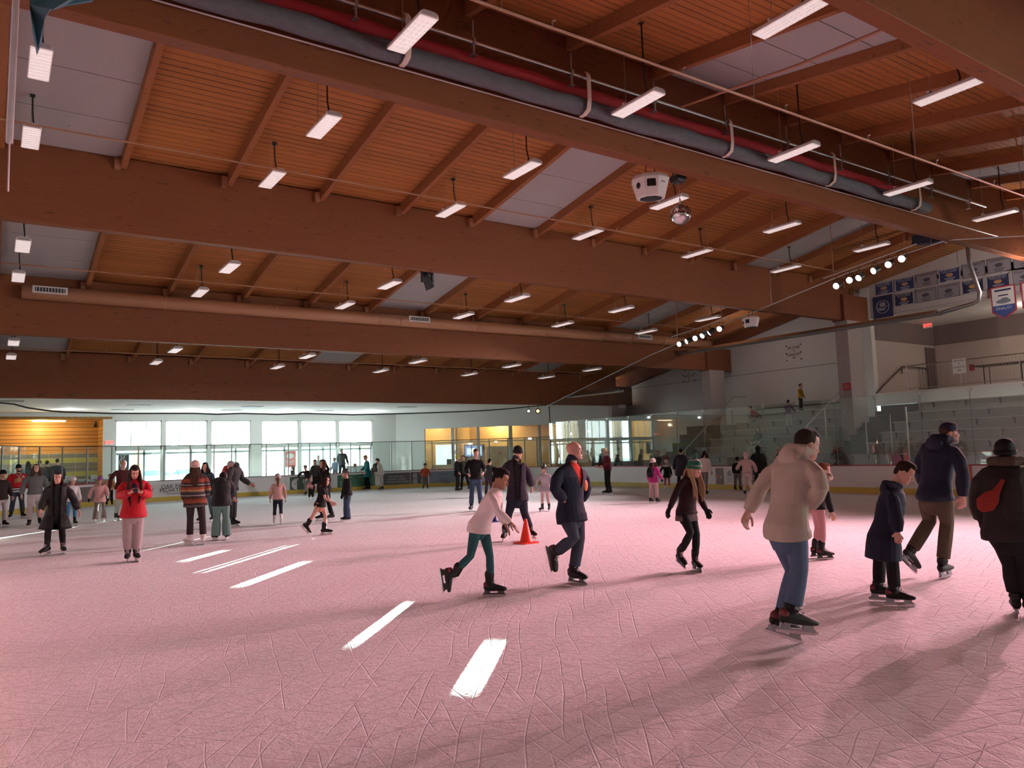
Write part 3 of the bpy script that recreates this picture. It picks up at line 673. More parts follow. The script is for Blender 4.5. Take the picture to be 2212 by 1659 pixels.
def exit_sign(c, xd, label, w=.42):
    n = Vector(xd).cross(Vector((0,0,1))); Mx = Matrix((Vector(xd), -n, Vector((0,0,1)))).transposed()
    t = MB().box(c, (w,.06,.26), Mx).build('exit_sign', WHITEM); tag(t, label, 'sign')
    text('lettering', 'EXIT', .2, EXITM, Vector(c)+n*.034, xd, (0,0,1), t, bold=.006); return t
exit_sign((37.2,ex.y,7.24), (0,-1,0), 'red lit exit sign under the raised deck ceiling')
exit_sign((5.05,YW-.04,2.90), (1,0,0), 'red lit exit sign on the pillar beside the tall windows', .40)
tag(MB().box((38.83,17.9,5.15), (.06,.2,.3)).build('fire_alarm', mat('alarm_red', (.35,.03,.02), .5), bevel=.01), 'small red alarm box on the back wall of the raised deck', 'alarm')
# ---- banners above the raised deck
def banner(y, z0, z1, w, kind, label, group=None):
    m = dict(navy=NAVYM, blue=BLUEM, pale=PALEB)[kind]; zc = (z0+z1)/2; x = XR-.03
    t = thing('hanging_banner', (x,y,zc), label, 'banner', group)
    h = z1-z0; MB().box((0,0,0), (.02,w,h)).build('cloth', m, t)
    bd = MB(); e = .035
    for c, d in (((0,0,h/2-e/2),(.024,w,e)),((0,0,-h/2+e/2),(.024,w,e)),((0,w/2-e/2,0),(.024,e,h)),((0,-w/2+e/2,0),(.024,e,h))): bd.box(c, d)
    bd.build('hem_border', WTXT if kind != 'pale' else mat('banner_grey_border', (.25,.24,.26), .8), t)
    tm = WTXT if kind != 'pale' else mat('banner_grey_print', (.10,.09,.12), .8)
    L = (('NORTHWEST',.115,.36),('HOCKEY LEAGUE',.075,.22)) if kind != 'pale' else (('CHAMPIONS',.125,.33),)
    for tx, s_, fz in L: text('lettering', tx, s_, tm, (-.014,0,fz*h), (0,-1,0), (0,0,1), t)
    for fz, wd in ((-.25,.42),(-.38,.30)): MB().box((-.014,0,fz*h), (.006,wd,.035)).build('printed_rule', tm, t)
    em = MB(); em.ball((-.012,0,-.01*h), (.008,.15,.085), None, 12, 6); em.box((-.016,.07,.03), (.006,.20,.025)); em.build('emblem', GOLDT if kind != 'pale' else tm, t)
    return t
R1 = ['blue','blue','pale','blue','pale','pale','pale']; R2 = ['navy','pale','pale','navy','navy','pale']
for k, kd in enumerate(R1): banner(18.86-k*.965, 8.38, 8.97, .88, kd, '%s championship banner, %s from the left in the upper row on the end wall' % ({'blue':'blue','pale':'pale grey','navy':'navy'}[kd], ORD[k]), 'championship banners')
for k, kd in enumerate(R2): banner(17.98-k*.965, 7.72, 8.31, .88, kd, '%s championship banner, %s from the left in the lower row on the end wall' % ({'blue':'blue','pale':'pale grey','navy':'navy'}[kd], ORD[k]), 'championship banners')
t = thing('club_banner', (XR-.03,18.98,7.84), 'tall dark blue banner with a pale round crest at the left of the lower row', 'banner')
MB().box((0,0,0), (.02,.92,1.0)).build('cloth', NAVYM, t)
em = MB(); em.tube([(-.014,.30*math.cos(a/10*2*math.pi),.30*math.sin(a/10*2*math.pi)) for a in range(11)], .018, 5); em.ball((-.012,0,.10), (.008,.16,.12), None, 10, 6); em.ball((-.012,.05,-.12), (.008,.2,.05), None, 10, 6); em.tube([(-.012,-.24,.02),(-.012,.0,-.1),(-.012,.26,-.02)], .02, 5); em.build('crest', mat('banner_silver', (.40,.42,.50), .7), t)
for y, nm in ((13.85,'left'), (12.75,'right')):
    t = thing('pennant_banner', (XR-.35,y,7.1), 'white and blue pointed finalist pennant with red edge, %s of the two' % nm, 'banner', 'finalist pennants')
    sh = [(-.42,.62),(.42,.62),(.42,-.36),(0,-.66),(-.42,-.36)]
    MB().prism([(0,a*1.08,b*1.04) for a, b in sh], (.01,0,0)).build('red_border', mat('pennant_red', (.50,.04,.07), .7), t)
    MB().prism([(-.012,a*.95,b*.95) for a, b in sh[:2]]+[(-.012,.40,-.12),(-.012,-.40,-.12)], (.008,0,0)).build('white_field', PAPER, t)
    MB().prism([(-.012,-.40,-.121),(-.012,.40,-.121),(-.012,.40,-.34),(-.012,0,-.63),(-.012,-.40,-.34)], (.008,0,0)).build('blue_point', mat('pennant_blue', (.05,.10,.33), .7), t)
    MB().box((-.016,0,.48), (.006,.60,.07)).build('printed_rule', NAVYM, t); MB().box((-.016,0,.27), (.006,.36,.045)).build('printed_rule', NAVYM, t); text('lettering', 'FINALIST', .15, WTXT, (-.016,0,-.25), (0,-1,0), (0,0,1), t)
    em = MB(); em.ball((-.012,0,.03), (.008,.28,.09), None, 12, 6); em.ball((-.014,-.05,.10), (.008,.15,.07), None, 12, 6); em.build('emblem', mat('pennant_grey', (.22,.24,.28), .7), t)
    MB().tube([(.0,0,.64),(.0,0,1.2)], .006, 5).build('hanging_cord', BLACKM, t)
# ================================================================== protective net on the right
NX = 24.9
CAB = [(NX,33.2,4.25),(NX,25.2,6.03),(NX,15.4,7.70),(NX,11.9,8.03),(NX,9.7,7.60),(NX,4.5,6.95),(NX,-6,6.0)]
t = thing('safety_net', (NX,33.2,3.3), 'fine dark safety net hung from a pale steel cable over the right glass', 'net')
b0 = Vector((NX,33.2,3.3)); m = MB(); top = [Vector(p)-b0 for p in CAB]
for a, b in zip(top, top[1:]):
    m.face([Vector((0,a.y,0)), Vector((0,b.y,0)), b, a])
nm = m.build('net_mesh', NET, t); nm['kind'] = 'stuff'
MB().tube(top, .022, 8).build('support_cable', STEEL, t)
for k, (y, z0, z1) in enumerate(((23.6,6.30,8.2),(18.6,7.15,9.0),(12.4,7.97,10.0),(9.7,7.6,9.8))): MB().tube([Vector((0,y-33.2,z0-3.3)), Vector((0,y-33.2,z1-3.3))], .012, 6).build('drop_rod', STEEL, t)
cbl = [Vector((q.x, q.y, min(q.z, 4.36))) for q in (on(px, py, 1, 35.75) for px, py in ((-60,858),(0,870),(30,873),(60,881),(110,888),(140,890),(240,893),(420,893),(470,895),(520,893),(600,895),(660,893),(760,896),(850,894),(920,892),(1000,889),(1060,886),(1110,882)))] + [Vector((NX-.05,33.3,4.27))]
tag(MB().tube(cbl, .03, 6).build('black_net_cable', BLACKP), 'slack black cable strung below the far soffit', 'cable')
tag(MB().tube([(NX+.1,33.3,4.2),(NX+.12,33.3,3.6),(NX+.1,33.3,.0)], .03, 6).build('drop_cable', BLACKP), 'black cable dropping to the corner glass', 'cable')
# ================================================================== pendant lights
PX = [.50+4.875*k for k in range(6)]
def make_pendant(cord):
    t = thing('pendant_light', (0,0,0), None, None)
    h = MB(); w, L = .165, .60
    pr = [(-w,-L,.0),(w,-L,.0),(w*.92,-L,.06),(w*.55,-L,.10),(-w*.55,-L,.10),(-w*.92,-L,.06)]
    h.prism(pr, (0,2*L,0)).build('housing', WHITEM, t, bevel=.008)
    l = MB(); l.box((0,0,-.004), (2*w-.03,2*L-.03,.012))
    for k in range(-4,5): l.box((0,k*.125,-.012), (2*w-.04,.008,.010))
    for k in (-1,0,1): l.box((k*.085,0,-.012), (.008,2*L-.05,.010))
    l.build('lens', LENS, t)
    for s in (-1,1): MB().box((0,s*(L+.006),.045), (w*1.5,.014,.07)).build('end_cap', mat('enamel_mid_grey', (.55,.53,.52), .5), t)  # end caps in a greyer enamel than the housing
    MB().box((0,.32,.13), (.16,.05,.06)).build('bracket', WHITEM, t)
    c = MB(); c.tube([(0,-.22,.10),(.03,-.24,.22),(.01,-.20,.45),(0,-.2,cord-.03)], .017, 6); c.box((0,-.2,cord-.02), (.09,.09,.05)); c.build('power_cord', BLACKP, t)
    MB().tube([(0,.32,.15),(0,.32,cord)], .006, 5).build('hanging_wire', GALV, t)
    return t
LBAY = [('red roll bay', 8.40, (7.0,10.45)), ('mirror ball bay', 8.38, (14.4,17.85)), ('black spotlight bay', 7.10, (21.8,25.5)), ('lowest farthest bay', 5.76, (29.45,33.3))]
for bay, z, ys in LBAY:
    for r, y in enumerate(ys):
        proto = make_pendant(deck_z(y)-z)
        for k, x in enumerate(PX):
            o = proto if k == 0 else copy_tree(proto)
            o.location = (x, y, z)
            tag(o, 'white pendant light, %s from the left in the %s row of the %s' % (ORD[k], 'nearer' if r == 0 else 'farther', bay), 'ceiling light', 'white pendant lights')
# ================================================================== rolls, pipes and straps along the ridge girder
t = tag(MB().tube([(x, 11.3+.012*math.sin(x*3), 8.532+.012*math.sin(x*2.1)) for x in [-2+.6*k for k in range(42)]], [.165+.012*math.sin(k*2.7) for k in range(42)], 12).build('rolled_net', NETROLL, smooth=True), 'long grey roll of netting strapped along the nearest beam', 'net')
t = tag(MB().tube([(x, 11.421+.015*math.sin(x*2.2), 8.876) for x in [-2+.5*k for k in range(48)]], [.13+.014*math.sin(k*1.9) for k in range(48)], 12).build('rolled_curtain', REDF, smooth=True), 'long red rolled fabric above the grey net roll', 'curtain')
t = thing('lifting_pipe', (-2,11.168,9.078), 'bright steel lifting pipe above the red fabric roll', 'pipe')
MB().tube([(0,0,0),(28,0,0)], .035, 10).build('pipe', STEEL, t)
for k in range(12):
    x = .25+2.24*k; b = MB(); b.box((x+2,.0,.0), (.05,.12,.12)); b.tube([(x+2,0,.06),(x+2,.0,.42)], .014, 6); b.box((x+2,0,-.14), (.03,.04,.20)); b.box((x+2,.02,-.24), (.10,.12,.015)); b.build('clamp', GALV, t)
for k, x in enumerate((5.62,9.55,13.75,17.7,21.8)):
    t = tag(MB().tube([(x,a_*1.0107,1.72+(b_-1.72)*1.0107) for a_, b_ in ((11.0,9.10),(10.94,9.02),(10.93,8.5),(10.97,8.33),(11.10,8.27),(11.22,8.27))], (.055,.012), 8, side=Vector((1,0,0))).build('hanger_strap', mat('cream_strap', (.72,.58,.50), .5), smooth=True), 'cream hanging strap, %s from the left round the grey net roll' % ORD[k], 'strap', 'cream hanging straps')
tag(MB().tube([(-2.5,11.66,8.48),(28,11.66,8.48)], .016, 6).build('thin_conduit', WHITEM), 'thin white conduit running along the face of the nearest beam', 'pipe')
def spr(y, z, x1, label, drop=None):
    t = thing('sprinkler_pipe', (-2.8,y,z), label, 'pipe')
    MB().tube([(0,0,0),(x1+2.8,0,0)], .021, 8).build('pipe', COPPERP, t)
    k = 0; x = 1.1
    while x < x1-1:
        MB().tube([(x+2.8,0,.0),(x+2.8,0,.10),(x+2.85,0,.12)], .012, 5).build('sprinkler_head', GALV, t); x += 2.44; k += 1
        if k % 2 == 0: MB().tube([(x+2.0,0,0),(x+2.0,0,deck_z(y)-z)], .006, 5).build('hanging_rod', GALV, t)
spr(17.2, 8.42, 27.5, 'tan sprinkler pipe under the roof of the mirror ball bay'); spr(25.2, 7.42, 28, 'tan sprinkler pipe under the roof of the second bay'); spr(32.9, 6.05, 28, 'tan sprinkler pipe in the lowest bay'); spr(7.6, 7.28, 23.4, 'tan sprinkler pipe in the bay nearest the camera')
tag(MB().tube([(12.0,5.2,8.4),(12.2,8.2,8.72),(12.2,11.2,9.1),(9.6,11.35,9.2)], .03, 8).build('branch_pipe', COPPERP), 'tan branch pipe running beside the white roof panels to the nearest beam', 'pipe')
# terracotta spiral duct on the third beam
t = thing('spiral_duct', (0,27.05,7.02), 'terracotta round air duct running along the third beam', 'duct')
MB().tube([(.62,0,0),(11,0,0),(22,0,.04),(30.8,0,.06)], .225, 24).build('duct_tube', DUCT, t, smooth=True)
for x in (4.6,8.2,12.2,13.1,16.6,20.2,23.5,25.3,27.4,28.6): MB().tube([(x,0,.01),(x+.05,0,.01)], .245, 24).build('seam_ring', DUCT, t)
for x, z in ((1.35,.06),(13.9,.09),(26.1,.12)):
    g_ = MB(); g_.box((x,-.21,z), (.92,.05,.22)); o = g_.build('air_register', WHITEM, t)
    q = MB(); q.box((x,-.238,z), (.80,.01,.13)); q.build('register_opening', BLACKM, o)
    for k in range(10): MB().box((x-.36+k*.08,-.246,z), (.018,.012,.13)).build('louver', WHITEM, o)
# ================================================================== mirror ball, speakers, moving light
bx = 13.35; by = 12.35
t = thing('mirror_ball', (bx,by,7.22), 'silver mirror ball hanging below the nearest beam', 'mirror ball')
MIRR = mat('mirror_tiles', (.86,.85,.86), .06, 1.0); rb = .245
m = MB(); nv = 22
for j in range(1, nv):
    a0, a1 = math.pi*(j)/(nv+0), math.pi*(j+.88)/(nv+0); am = (a0+a1)/2; nu = max(6, int(2*math.pi*math.sin(am)*rb/.035))
    for i in range(nu):
        q0, q1 = 2*math.pi*i/nu, 2*math.pi*(i+.9)/nu; qm = (q0+q1)/2
        f = lambda a, q, r=rb: Vector((r*math.sin(a)*math.cos(q), r*math.sin(a)*math.sin(q), r*math.cos(a)))
        m.face([f(a0,q0), f(a0,q1), f(a1,q1), f(a1,q0)])
m.build('mirror_tiles', MIRR, t)
MB().ball((0,0,0), rb*.975, None, 28, 18).build('ball_core', mat('ball_core', (.25,.25,.26), .3, .8), t, smooth=True)
MB().tube([(0,0,rb-.01),(0,0,.46)], .008, 6).build('hanging_chain', STEEL, t); MB().tube([(0,0,.40),(.03,0,.34),(0,0,.28),(-.03,0,.34),(0,0,.40)], .008, 5).build('hook', STEEL, t)
t = thing('ball_motor', (bx-.03,by,8.07), 'small black motor box above the mirror ball', 'motor')
MB().prism([(-.13,-.13,-.08),(.13,-.13,-.08),(.16,-.13,.04),(.08,-.13,.10),(-.10,-.13,.10),(-.16,-.13,.02)], (0,.26,0)).build('motor_case', BLACKM, t, bevel=.01)
MB().tube([(0,0,.09),(0,-.15,.45),(0,-.35,.95)], .012, 6).build('suspension_rod', BLACKM, t); MB().tube([(0,0,-.07),(.03,0,-.40)], .006, 5).build('ball_wire', STEEL, t)
def speaker(name, loc, rz, s, label, front=True):
    """white octagonal cluster: narrow below, speaker mouths in the sides and underneath"""
    t = thing(name, loc, label, 'speaker', 'white ceiling speakers', rz)
    pts = lambda r, z: [Vector((r*math.cos(R(22.5+45*k)), r*math.sin(R(22.5+45*k))*.8, z)) for k in range(8)]
    m = MB(); A, B, C = pts(.34*s, -.25*s), pts(.46*s, .18*s), pts(.40*s, .27*s)
    vs = [[m.bm.verts.new(p) for p in L_] for L_ in (A,B,C)]
    m.bm.faces.new(vs[0][::-1]); m.bm.faces.new(vs[2])
    for U, V in zip(vs, vs[1:]):
        for k in range(8): m.bm.faces.new((U[k], U[(k+1)%8], V[(k+1)%8], V[k]))
    m.build('cabinet', WHITEM, t, bevel=.012)
    MB().prism([p*.78+Vector((0,0,-.062*s)) for p in A], (0,0,.03)).build('bass_grille', BLACKM, t)
    fd = Vector((0,-.80*.43*s,0)); tl = Matrix.Rotation(R(-12), 3, 'X')
    MB().box((0,-.80*.404*s,.06*s), (.20*s,.03,.26*s), tl).build('horn_mouth', BLACKM, t, bevel=.01)
    MB().ball((-.29*s,-.215*s,.0), (.055*s,.03,.075*s), Matrix.Rotation(R(-42),3,'Z')).build('side_port', BLACKM, t)
    MB().box((.27*s,-.245*s,.06*s), (.12*s,.012,.014*s), Matrix.Rotation(R(40),3,'Z')).build('name_plate', DTXT, t)
    for x in (-.12,.08):
        MB().tube([(x*s,0,.26*s),(x*s+.03,0,.42*s),(x*s+.05,0,.62*s)], .01, 5).build('hanging_sling', BLACKP, t)
    return t
speaker('ceiling_speaker', (12.45,12.4,7.72), R(-40), 1.0, 'large white octagonal speaker hanging left of the mirror ball')
speaker('ceiling_speaker', (24.55,19.35,6.55), R(-80), .78, 'smaller white speaker hanging beside the white stage lamps')
t = thing('moving_spotlight', (10.85,20.4,7.0), 'black moving head spotlight clamped under the second beam', 'stage light')
MB().box((0,0,.30), (.34,.28,.10)).build('base', BLACKM, t, bevel=.02); MB().box((-.06,0,.42), (.10,.10,.16)).build('clamp', BLACKM, t)
m = MB(); m.box((-.16,0,.12), (.05,.14,.30)); m.box((.16,0,.12), (.05,.14,.30)); m.box((0,0,.24), (.36,.14,.04)); m.build('yoke', BLACKM, t)
MB().lathe((0,0,0), [(.10,.22),(.13,.14),(.12,-.02),(.15,-.20),(.155,-.24)], 18, Matrix.Rotation(R(-28),3,'Y')).build('head', BLACKM, t, smooth=True)
MB().tube([(.12,.1,.40),(.25,.1,.36),(.22,.08,.2)], .012, 5).build('cable', BLACKP, t)
# ================================================================== stage lamp bars
GLOW = {PINK: mat('pink_lamp_glow', (1,.6,.6), .5, emit=((1,.62,.62),16)), BLUSH: mat('blush_lamp_glow', (1,.75,.75), .5, emit=((1,.78,.76),16)), WHITE: mat('white_lamp_glow', (1,.95,.92), .5, emit=((1,.95,.92),16))}
BN = ['pink lamp bar', 'white lamp bar', 'lamp bar at the right edge']
for i, bar in enumerate(STAGE):
    y0, y1 = bar[0][0]+.5, bar[-1][0]-.5; za, zb = bar[0][1]+.36, bar[-1][1]+.36
    b0 = Vector((BAR_X,y0,za)); t = thing('lamp_bar', b0, ['steel bar carrying the pink stage lamps','steel bar carrying the white stage lamps','steel bar carrying stage lamps at the right edge'][i], 'lamp bar')
    MB().tube([(0,0,0),(0,y1-y0,zb-za)], .025, 8).build('bar_pipe', GALV, t)
    for f in (.12,.88):
        y = (y1-y0)*f; z = (zb-za)*f; MB().tube([(0,y,z),(0,y,deck_z(y+y0)-za-.06)], .014, 6).build('drop_rod', COPPERP, t)
    for k, (y, z, tx, ty, w, c) in enumerate(bar):
        p = Vector((BAR_X,y,z)); d = (Vector((tx,ty,0))-p).normalized(); Mx = d.to_track_quat('Z','Y').to_matrix()
        s = thing('stage_lamp', p, 'round stage lamp, %s from the left on the %s' % (ORD[k], BN[i]), 'stage light', 'lit stage lamps')
        MB().lathe((0,0,0), [(.05,-.22),(.095,-.18),(.105,.0),(.115,.055),(.115,.06)], 16, Mx).build('can', BLACKM, s, smooth=True)
        MB().ball(d*.055, (.108,.108,.05), Mx, 16, 8).build('lens', GLOW[c], s, smooth=True)
        u = Mx @ Vector((1,0,0)); MB().tube([u*.13-d*.05, u*.13+Vector((0,0,.22)), -u*.13+Vector((0,0,.22)), -u*.13-d*.05], .012, 6).build('yoke', BLACKM, s)
        MB().tube([(0,0,.22),(0,0,.325)], .014, 6).build('clamp', BLACKM, s)
# two small floodlights on the far corner of the net
for k, (px, c, lab) in enumerate(((1142,(1,1,.95),'small white lit floodlight on the far corner of the net'), (1162,(1,.50,.10),'small amber lit floodlight on the far corner of the net'))):
    p = on(px, 888, 1, 35.35); s = thing('floodlight', p, lab, 'stage light')
    d = (EYE-p).normalized(); Mx = d.to_track_quat('Z','Y').to_matrix(); r = .12+.03*k
    MB().lathe((0,0,0), [(.05,-.2),(r*.9,-.12),(r,.0),(r,.02)], 16, Mx).build('can', BLACKM, s, smooth=True)
    MB().ball(d*.01, (r*.62,r*.62,.03), Mx, 14, 8).build('lens', mat('flood_glow%d' % k, c, .5, emit=(c,9)), s, smooth=True)
    MB().tube([(0,0,r*.8),(0,0,4.43-p.z)], .014, 6).build('bracket', BLACKM, s)
# radiant heater tube over the bleachers and its flue
t = thing('radiant_heater', (29.0,14.6,6.5), 'long steel radiant heater tube above the bleachers', 'heater')
m = MB(); m.prism([(-.30,-.2,-.10),(.0,-.2,.06),(.30,-.2,-.10),(.29,-.2,-.115),(0,-.2,.03),(-.29,-.2,-.115)], (0,19.5,.16)); m.build('reflector', STEEL, t)
MB().tube([(0,-.3,-.10),(0,19.3,.06)], .055, 10).build('burner_tube', GALV, t); MB().tube([(.14,-.3,-.10),(.14,19.3,.06)], .055, 10).build('burner_tube', GALV, t)
fl = [Vector((29.0,14.3,6.42)), Vector((29,13.2,6.55)), Vector((29,12.95,6.62)), Vector((29,12.9,6.9)), Vector((29.0,13.15,8.0)), Vector((29,13.2,9.3))]
MB().tube([p-Vector((29,14.6,6.5)) for p in fl], .075, 10).build('flue_pipe', GALV, t, smooth=True)
t = thing('radiant_heater', (27.6,30.5,4.9), 'short steel heater tube in the low bay by the far right column', 'heater')
m = MB(); m.prism([(-.30,0,-.10),(.0,0,.06),(.30,0,-.10),(.29,0,-.115),(0,0,.03),(-.29,0,-.115)], (0,5,.05)); m.build('reflector', STEEL, t); MB().tube([(0,-.3,-.06),(0,5,0)], .055, 10).build('burner_tube', GALV, t)
p = on(2008,517,0,26.5)
t = thing('hanging_box', p, 'dark blue box hung in a black frame under the end of the nearest beam', 'speaker')
MB().box((0,0,0), (.45,1.0,.32), Matrix.Rotation(R(8),3,'X')).build('case', mat('midnight_case', (.02,.025,.06), .5), t, bevel=.02)
fr = MB(); fr.tube([(0,.30,.15),(0,.75,.15),(0,.75,.60),(0,.30,.60),(0,.30,.15)], .02, 6); fr.build('frame', BLACKM, t)
# pole and cloth close to the camera on the left
t = thing('hanging_pole', (.045,6.0,3.90), 'pale steel pole hanging at the left edge', 'pole'); MB().tube([(0,0,0),(.02,0,1.5),(.045,0,5.5)], .022, 8).build('pole', GALV, t); MB().tube([(0,-.02,0),(0,-.05,-.35)], .006, 5).build('cord', STEEL, t)
TEAL = mat('teal_cloth', (.045,.105,.14), .75, bump=.006, scale=6); pts = [(62,-60),(64,10),(70,60),(80,116),(92,85),(96,40),(108,20),(140,10),(200,0),(240,-60)]
m = MB(); front = []
for i, (px, py) in enumerate(pts): front.append(on(px, py, 1, 3.0+.05*math.sin(i*1.9)))
m.prism(front, (0,.015,0)); tag(m.build('hanging_flag', TEAL), 'dark teal cloth flag hanging at the top left corner', 'flag')
# ================================================================== people
KS = 1.16                                                 # skates run a little large
def remesh(mb, name, vox, it=3, lam=.5):
    me = mb.mesh(name); o = bpy.data.objects.new(name, me); TMP.collection.objects.link(o)
    r = o.modifiers.new('r', 'REMESH'); r.mode = 'VOXEL'; r.voxel_size = vox; r.use_smooth_shade = True
    if it: sm = o.modifiers.new('s', 'SMOOTH'); sm.factor = lam; sm.iterations = it
    TMP.view_layers[0].update(); dg = TMP.view_layers[0].depsgraph
    out = bpy.data.meshes.new_from_object(o.evaluated_get(dg)); out.name = name
    bpy.data.objects.remove(o); bpy.data.meshes.remove(me)
    return out
def cloth(name, col, rough=.85, bump=.006, scale=9, var=.10):
    return mat('cloth_'+name, col, rough, bump=bump, var=var, scale=scale, spec=.25)
def stripes(name, bands, rough=.85):
    """cloth with horizontal bands by height above the ice: [(z, colour), ...]"""
    m = mat('cloth_'+name, (.5,.5,.5), rough, spec=.25); g = NT(m); v = g.coord(); z = g.xyz(v)[2]
    zz = g.math('ADD', z, g.math('MULTIPLY', g.noise(v, 3, 2), .05)); lo, hi = bands[0][0], bands[-1][0]+.1
    g.base(g.ramp(g.math('DIVIDE', g.math('SUBTRACT', zz, lo), hi-lo), [((b[0]-lo)/(hi-lo), b[1]) for b in bands], 'CONSTANT')); return m
SK_L = mat('skin_fair', (.60,.33,.25), .5, var=.06, scale=12); SK_D = mat('skin_brown', (.30,.135,.075), .5, var=.06, scale=12); SK_T = mat('skin_tan', (.46,.24,.16), .5, var=.06, scale=12)
EYE_M = mat('eye_dark', (.02,.012,.01), .2); EYEW = mat('eye_white', (.65,.62,.60), .3); LIP = mat('lips', (.42,.14,.13), .45)
def hairm(n, c): return mat('hair_'+n, c, .8, spec=.15, bump=.01, var=.35, scale=22, stretch=(1,1,.16))
H_BLK = hairm('black', (.012,.009,.008)); H_BRN = hairm('brown', (.055,.028,.016)); H_DKB = hairm('dark_brown', (.026,.014,.010)); H_BLD = hairm('blond', (.33,.225,.125)); H_GRY = hairm('grey', (.42,.41,.40)); H_RED = hairm('auburn', (.14,.045,.02)); H_STB = hairm('stubble', (.22,.15,.12))
BOOTB = mat('skate_black', (.011,.010,.010), .55, spec=.25); BOOTW = mat('skate_white', (.74,.72,.68), .4); BOOTR = mat('skate_red', (.14,.008,.008), .5)
HOLD_W = mat('holder_white', (.70,.70,.70), .4); HOLD_B = mat('holder_black', (.02,.02,.02), .4); HOLD_G = mat('holder_grey', (.36,.36,.37), .4); BLADE = mat('skate_blade', (.72,.72,.73), .2, 1.0); LACE = mat('laces', (.70,.68,.66), .8)

RING = [ (0.00,.10,.33,.14), (.05,.165,.385,.06), (.13,.225,.40,-.05), (.22,.265,.395,-.17), (.33,.295,.385,-.30), (.45,.322,.355,-.40), (.52,.330,.352,-.43), (.60,.338,.378,-.455), (.70,.340,.370,-.465), (.80,.318,.325,-.445), (.89,.262,.250,-.375), (.96,.165,.14,-.25), (1.0,.05,.03,-.11) ]
def add_head(mb, T, hh, fine=True):
    """T maps head units (x right, y front, z up from chin, head height = 1) to the scene"""
    n = 20; rings = []
    for z, w, f, b in RING:
        c = (f+b)/2; d = (f-b)/2; r = []
        for k in range(n):
            a = 2*math.pi*k/n; ca, sa = math.cos(a), math.sin(a); e = .86
            r.append(mb.bm.verts.new(T(Vector((w*math.copysign(abs(ca)**e, ca), c+d*math.copysign(abs(sa)**e, sa), z)))))
        rings.append(r)
    mb.bm.faces.new(rings[0][::-1]); mb.bm.faces.new(rings[-1])
    for A, B in zip(rings, rings[1:]):
        for k in range(n): mb.bm.faces.new((A[k], A[(k+1)%n], B[(k+1)%n], B[k]))
    o = T(Vector((0,0,0))); X = (T(Vector((1,0,0)))-o); Y = (T(Vector((0,1,0)))-o); Z = (T(Vector((0,0,1)))-o)
    Mx = Matrix((X/hh, Y/hh, Z/hh)).transposed()
    P = lambda x, y, z: T(Vector((x,y,z)))
    mb.tube([P(0,.335,.56), P(0,.40,.44), P(0,.45,.36), P(0,.40,.315)], [.035*hh,.042*hh,.055*hh,.05*hh], 8, X, True)      # nose
    mb.ball(P(-.035,.395,.335), (.04*hh,.05*hh,.035*hh), Mx, 8, 6); mb.ball(P(.035,.395,.335), (.04*hh,.05*hh,.035*hh), Mx, 8, 6)
    mb.ball(P(0,.375,.195), (.10*hh,.045*hh,.05*hh), Mx, 10, 6)                                                           # mouth mound
    mb.ball(P(0,.37,.06), (.08*hh,.05*hh,.05*hh), Mx, 10, 6)                                                              # chin
    for s in (-1,1):
        mb.ball(P(s*.135,.345,.575), (.10*hh,.045*hh,.028*hh), Mx, 10, 6)                                                 # brow ridge
        mb.ball(P(s*.175,.29,.37), (.09*hh,.08*hh,.075*hh), Mx, 10, 6)                                                    # cheek
        mb.ball(P(s*.345,-.05,.45), (.035*hh,.075*hh,.125*hh), Mx @ Matrix.Rotation(s*R(-14),3,'Z'), 8, 7)                 # ear
    return Mx
def add_hand(mb, w, d, palm, s, curl=.5, grow=0.0, spread=1.0, fine=True):
    """w wrist, d direction of the hand, palm: direction the palm faces; thumb on the side palm x d"""
    d = d.normalized(); palm = (palm-d*palm.dot(d)).normalized(); side = palm.cross(d).normalized(); g_ = grow
    mb.tube([w-d*.015*s, w+d*.03*s, w+d*.075*s, w+d*.092*s], [(.026*s+g_,.021*s+g_),(.036*s+g_,.018*s+g_),(.041*s+g_,.015*s+g_),(.036*s+g_,.013*s+g_)], 10, side, True)
    for i, (off, L) in enumerate(((.031,.070),(.0105,.082),(-.0105,.077),(-.031,.058))):
        b = w+d*(.084 if i in (1,2) else .078)*s+side*off*s*1.02; c = curl*(1+.12*i); p = [b-d*.01*s]; dirn = d+side*off*2.2*spread
        for q, f in enumerate((.42,.32,.26)):
            a = c*(.45+.55*q)*1.15; dd = (dirn*math.cos(a)+palm*math.sin(a)).normalized(); b = b+dd*L*f*s*1.05; p.append(b.copy())
        mb.tube(p, [(.0092*s+g_),(.0088*s+g_),(.0082*s+g_),(.0072*s+g_)], 7, None, True)
    t0 = w+d*.022*s+side*.026*s; t1 = t0+(d*.5+side*.75+palm*.30).normalized()*.036*s; t2 = t1+(d*.85+side*.42+palm*.25).normalized()*.032*s; t3 = t2+(d*.95+side*.15+palm*.28).normalized()*.026*s
    mb.tube([t0,t1,t2,t3], [.0135*s+g_,.0115*s+g_,.0100*s+g_,.0085*s+g_], 7, None, True)

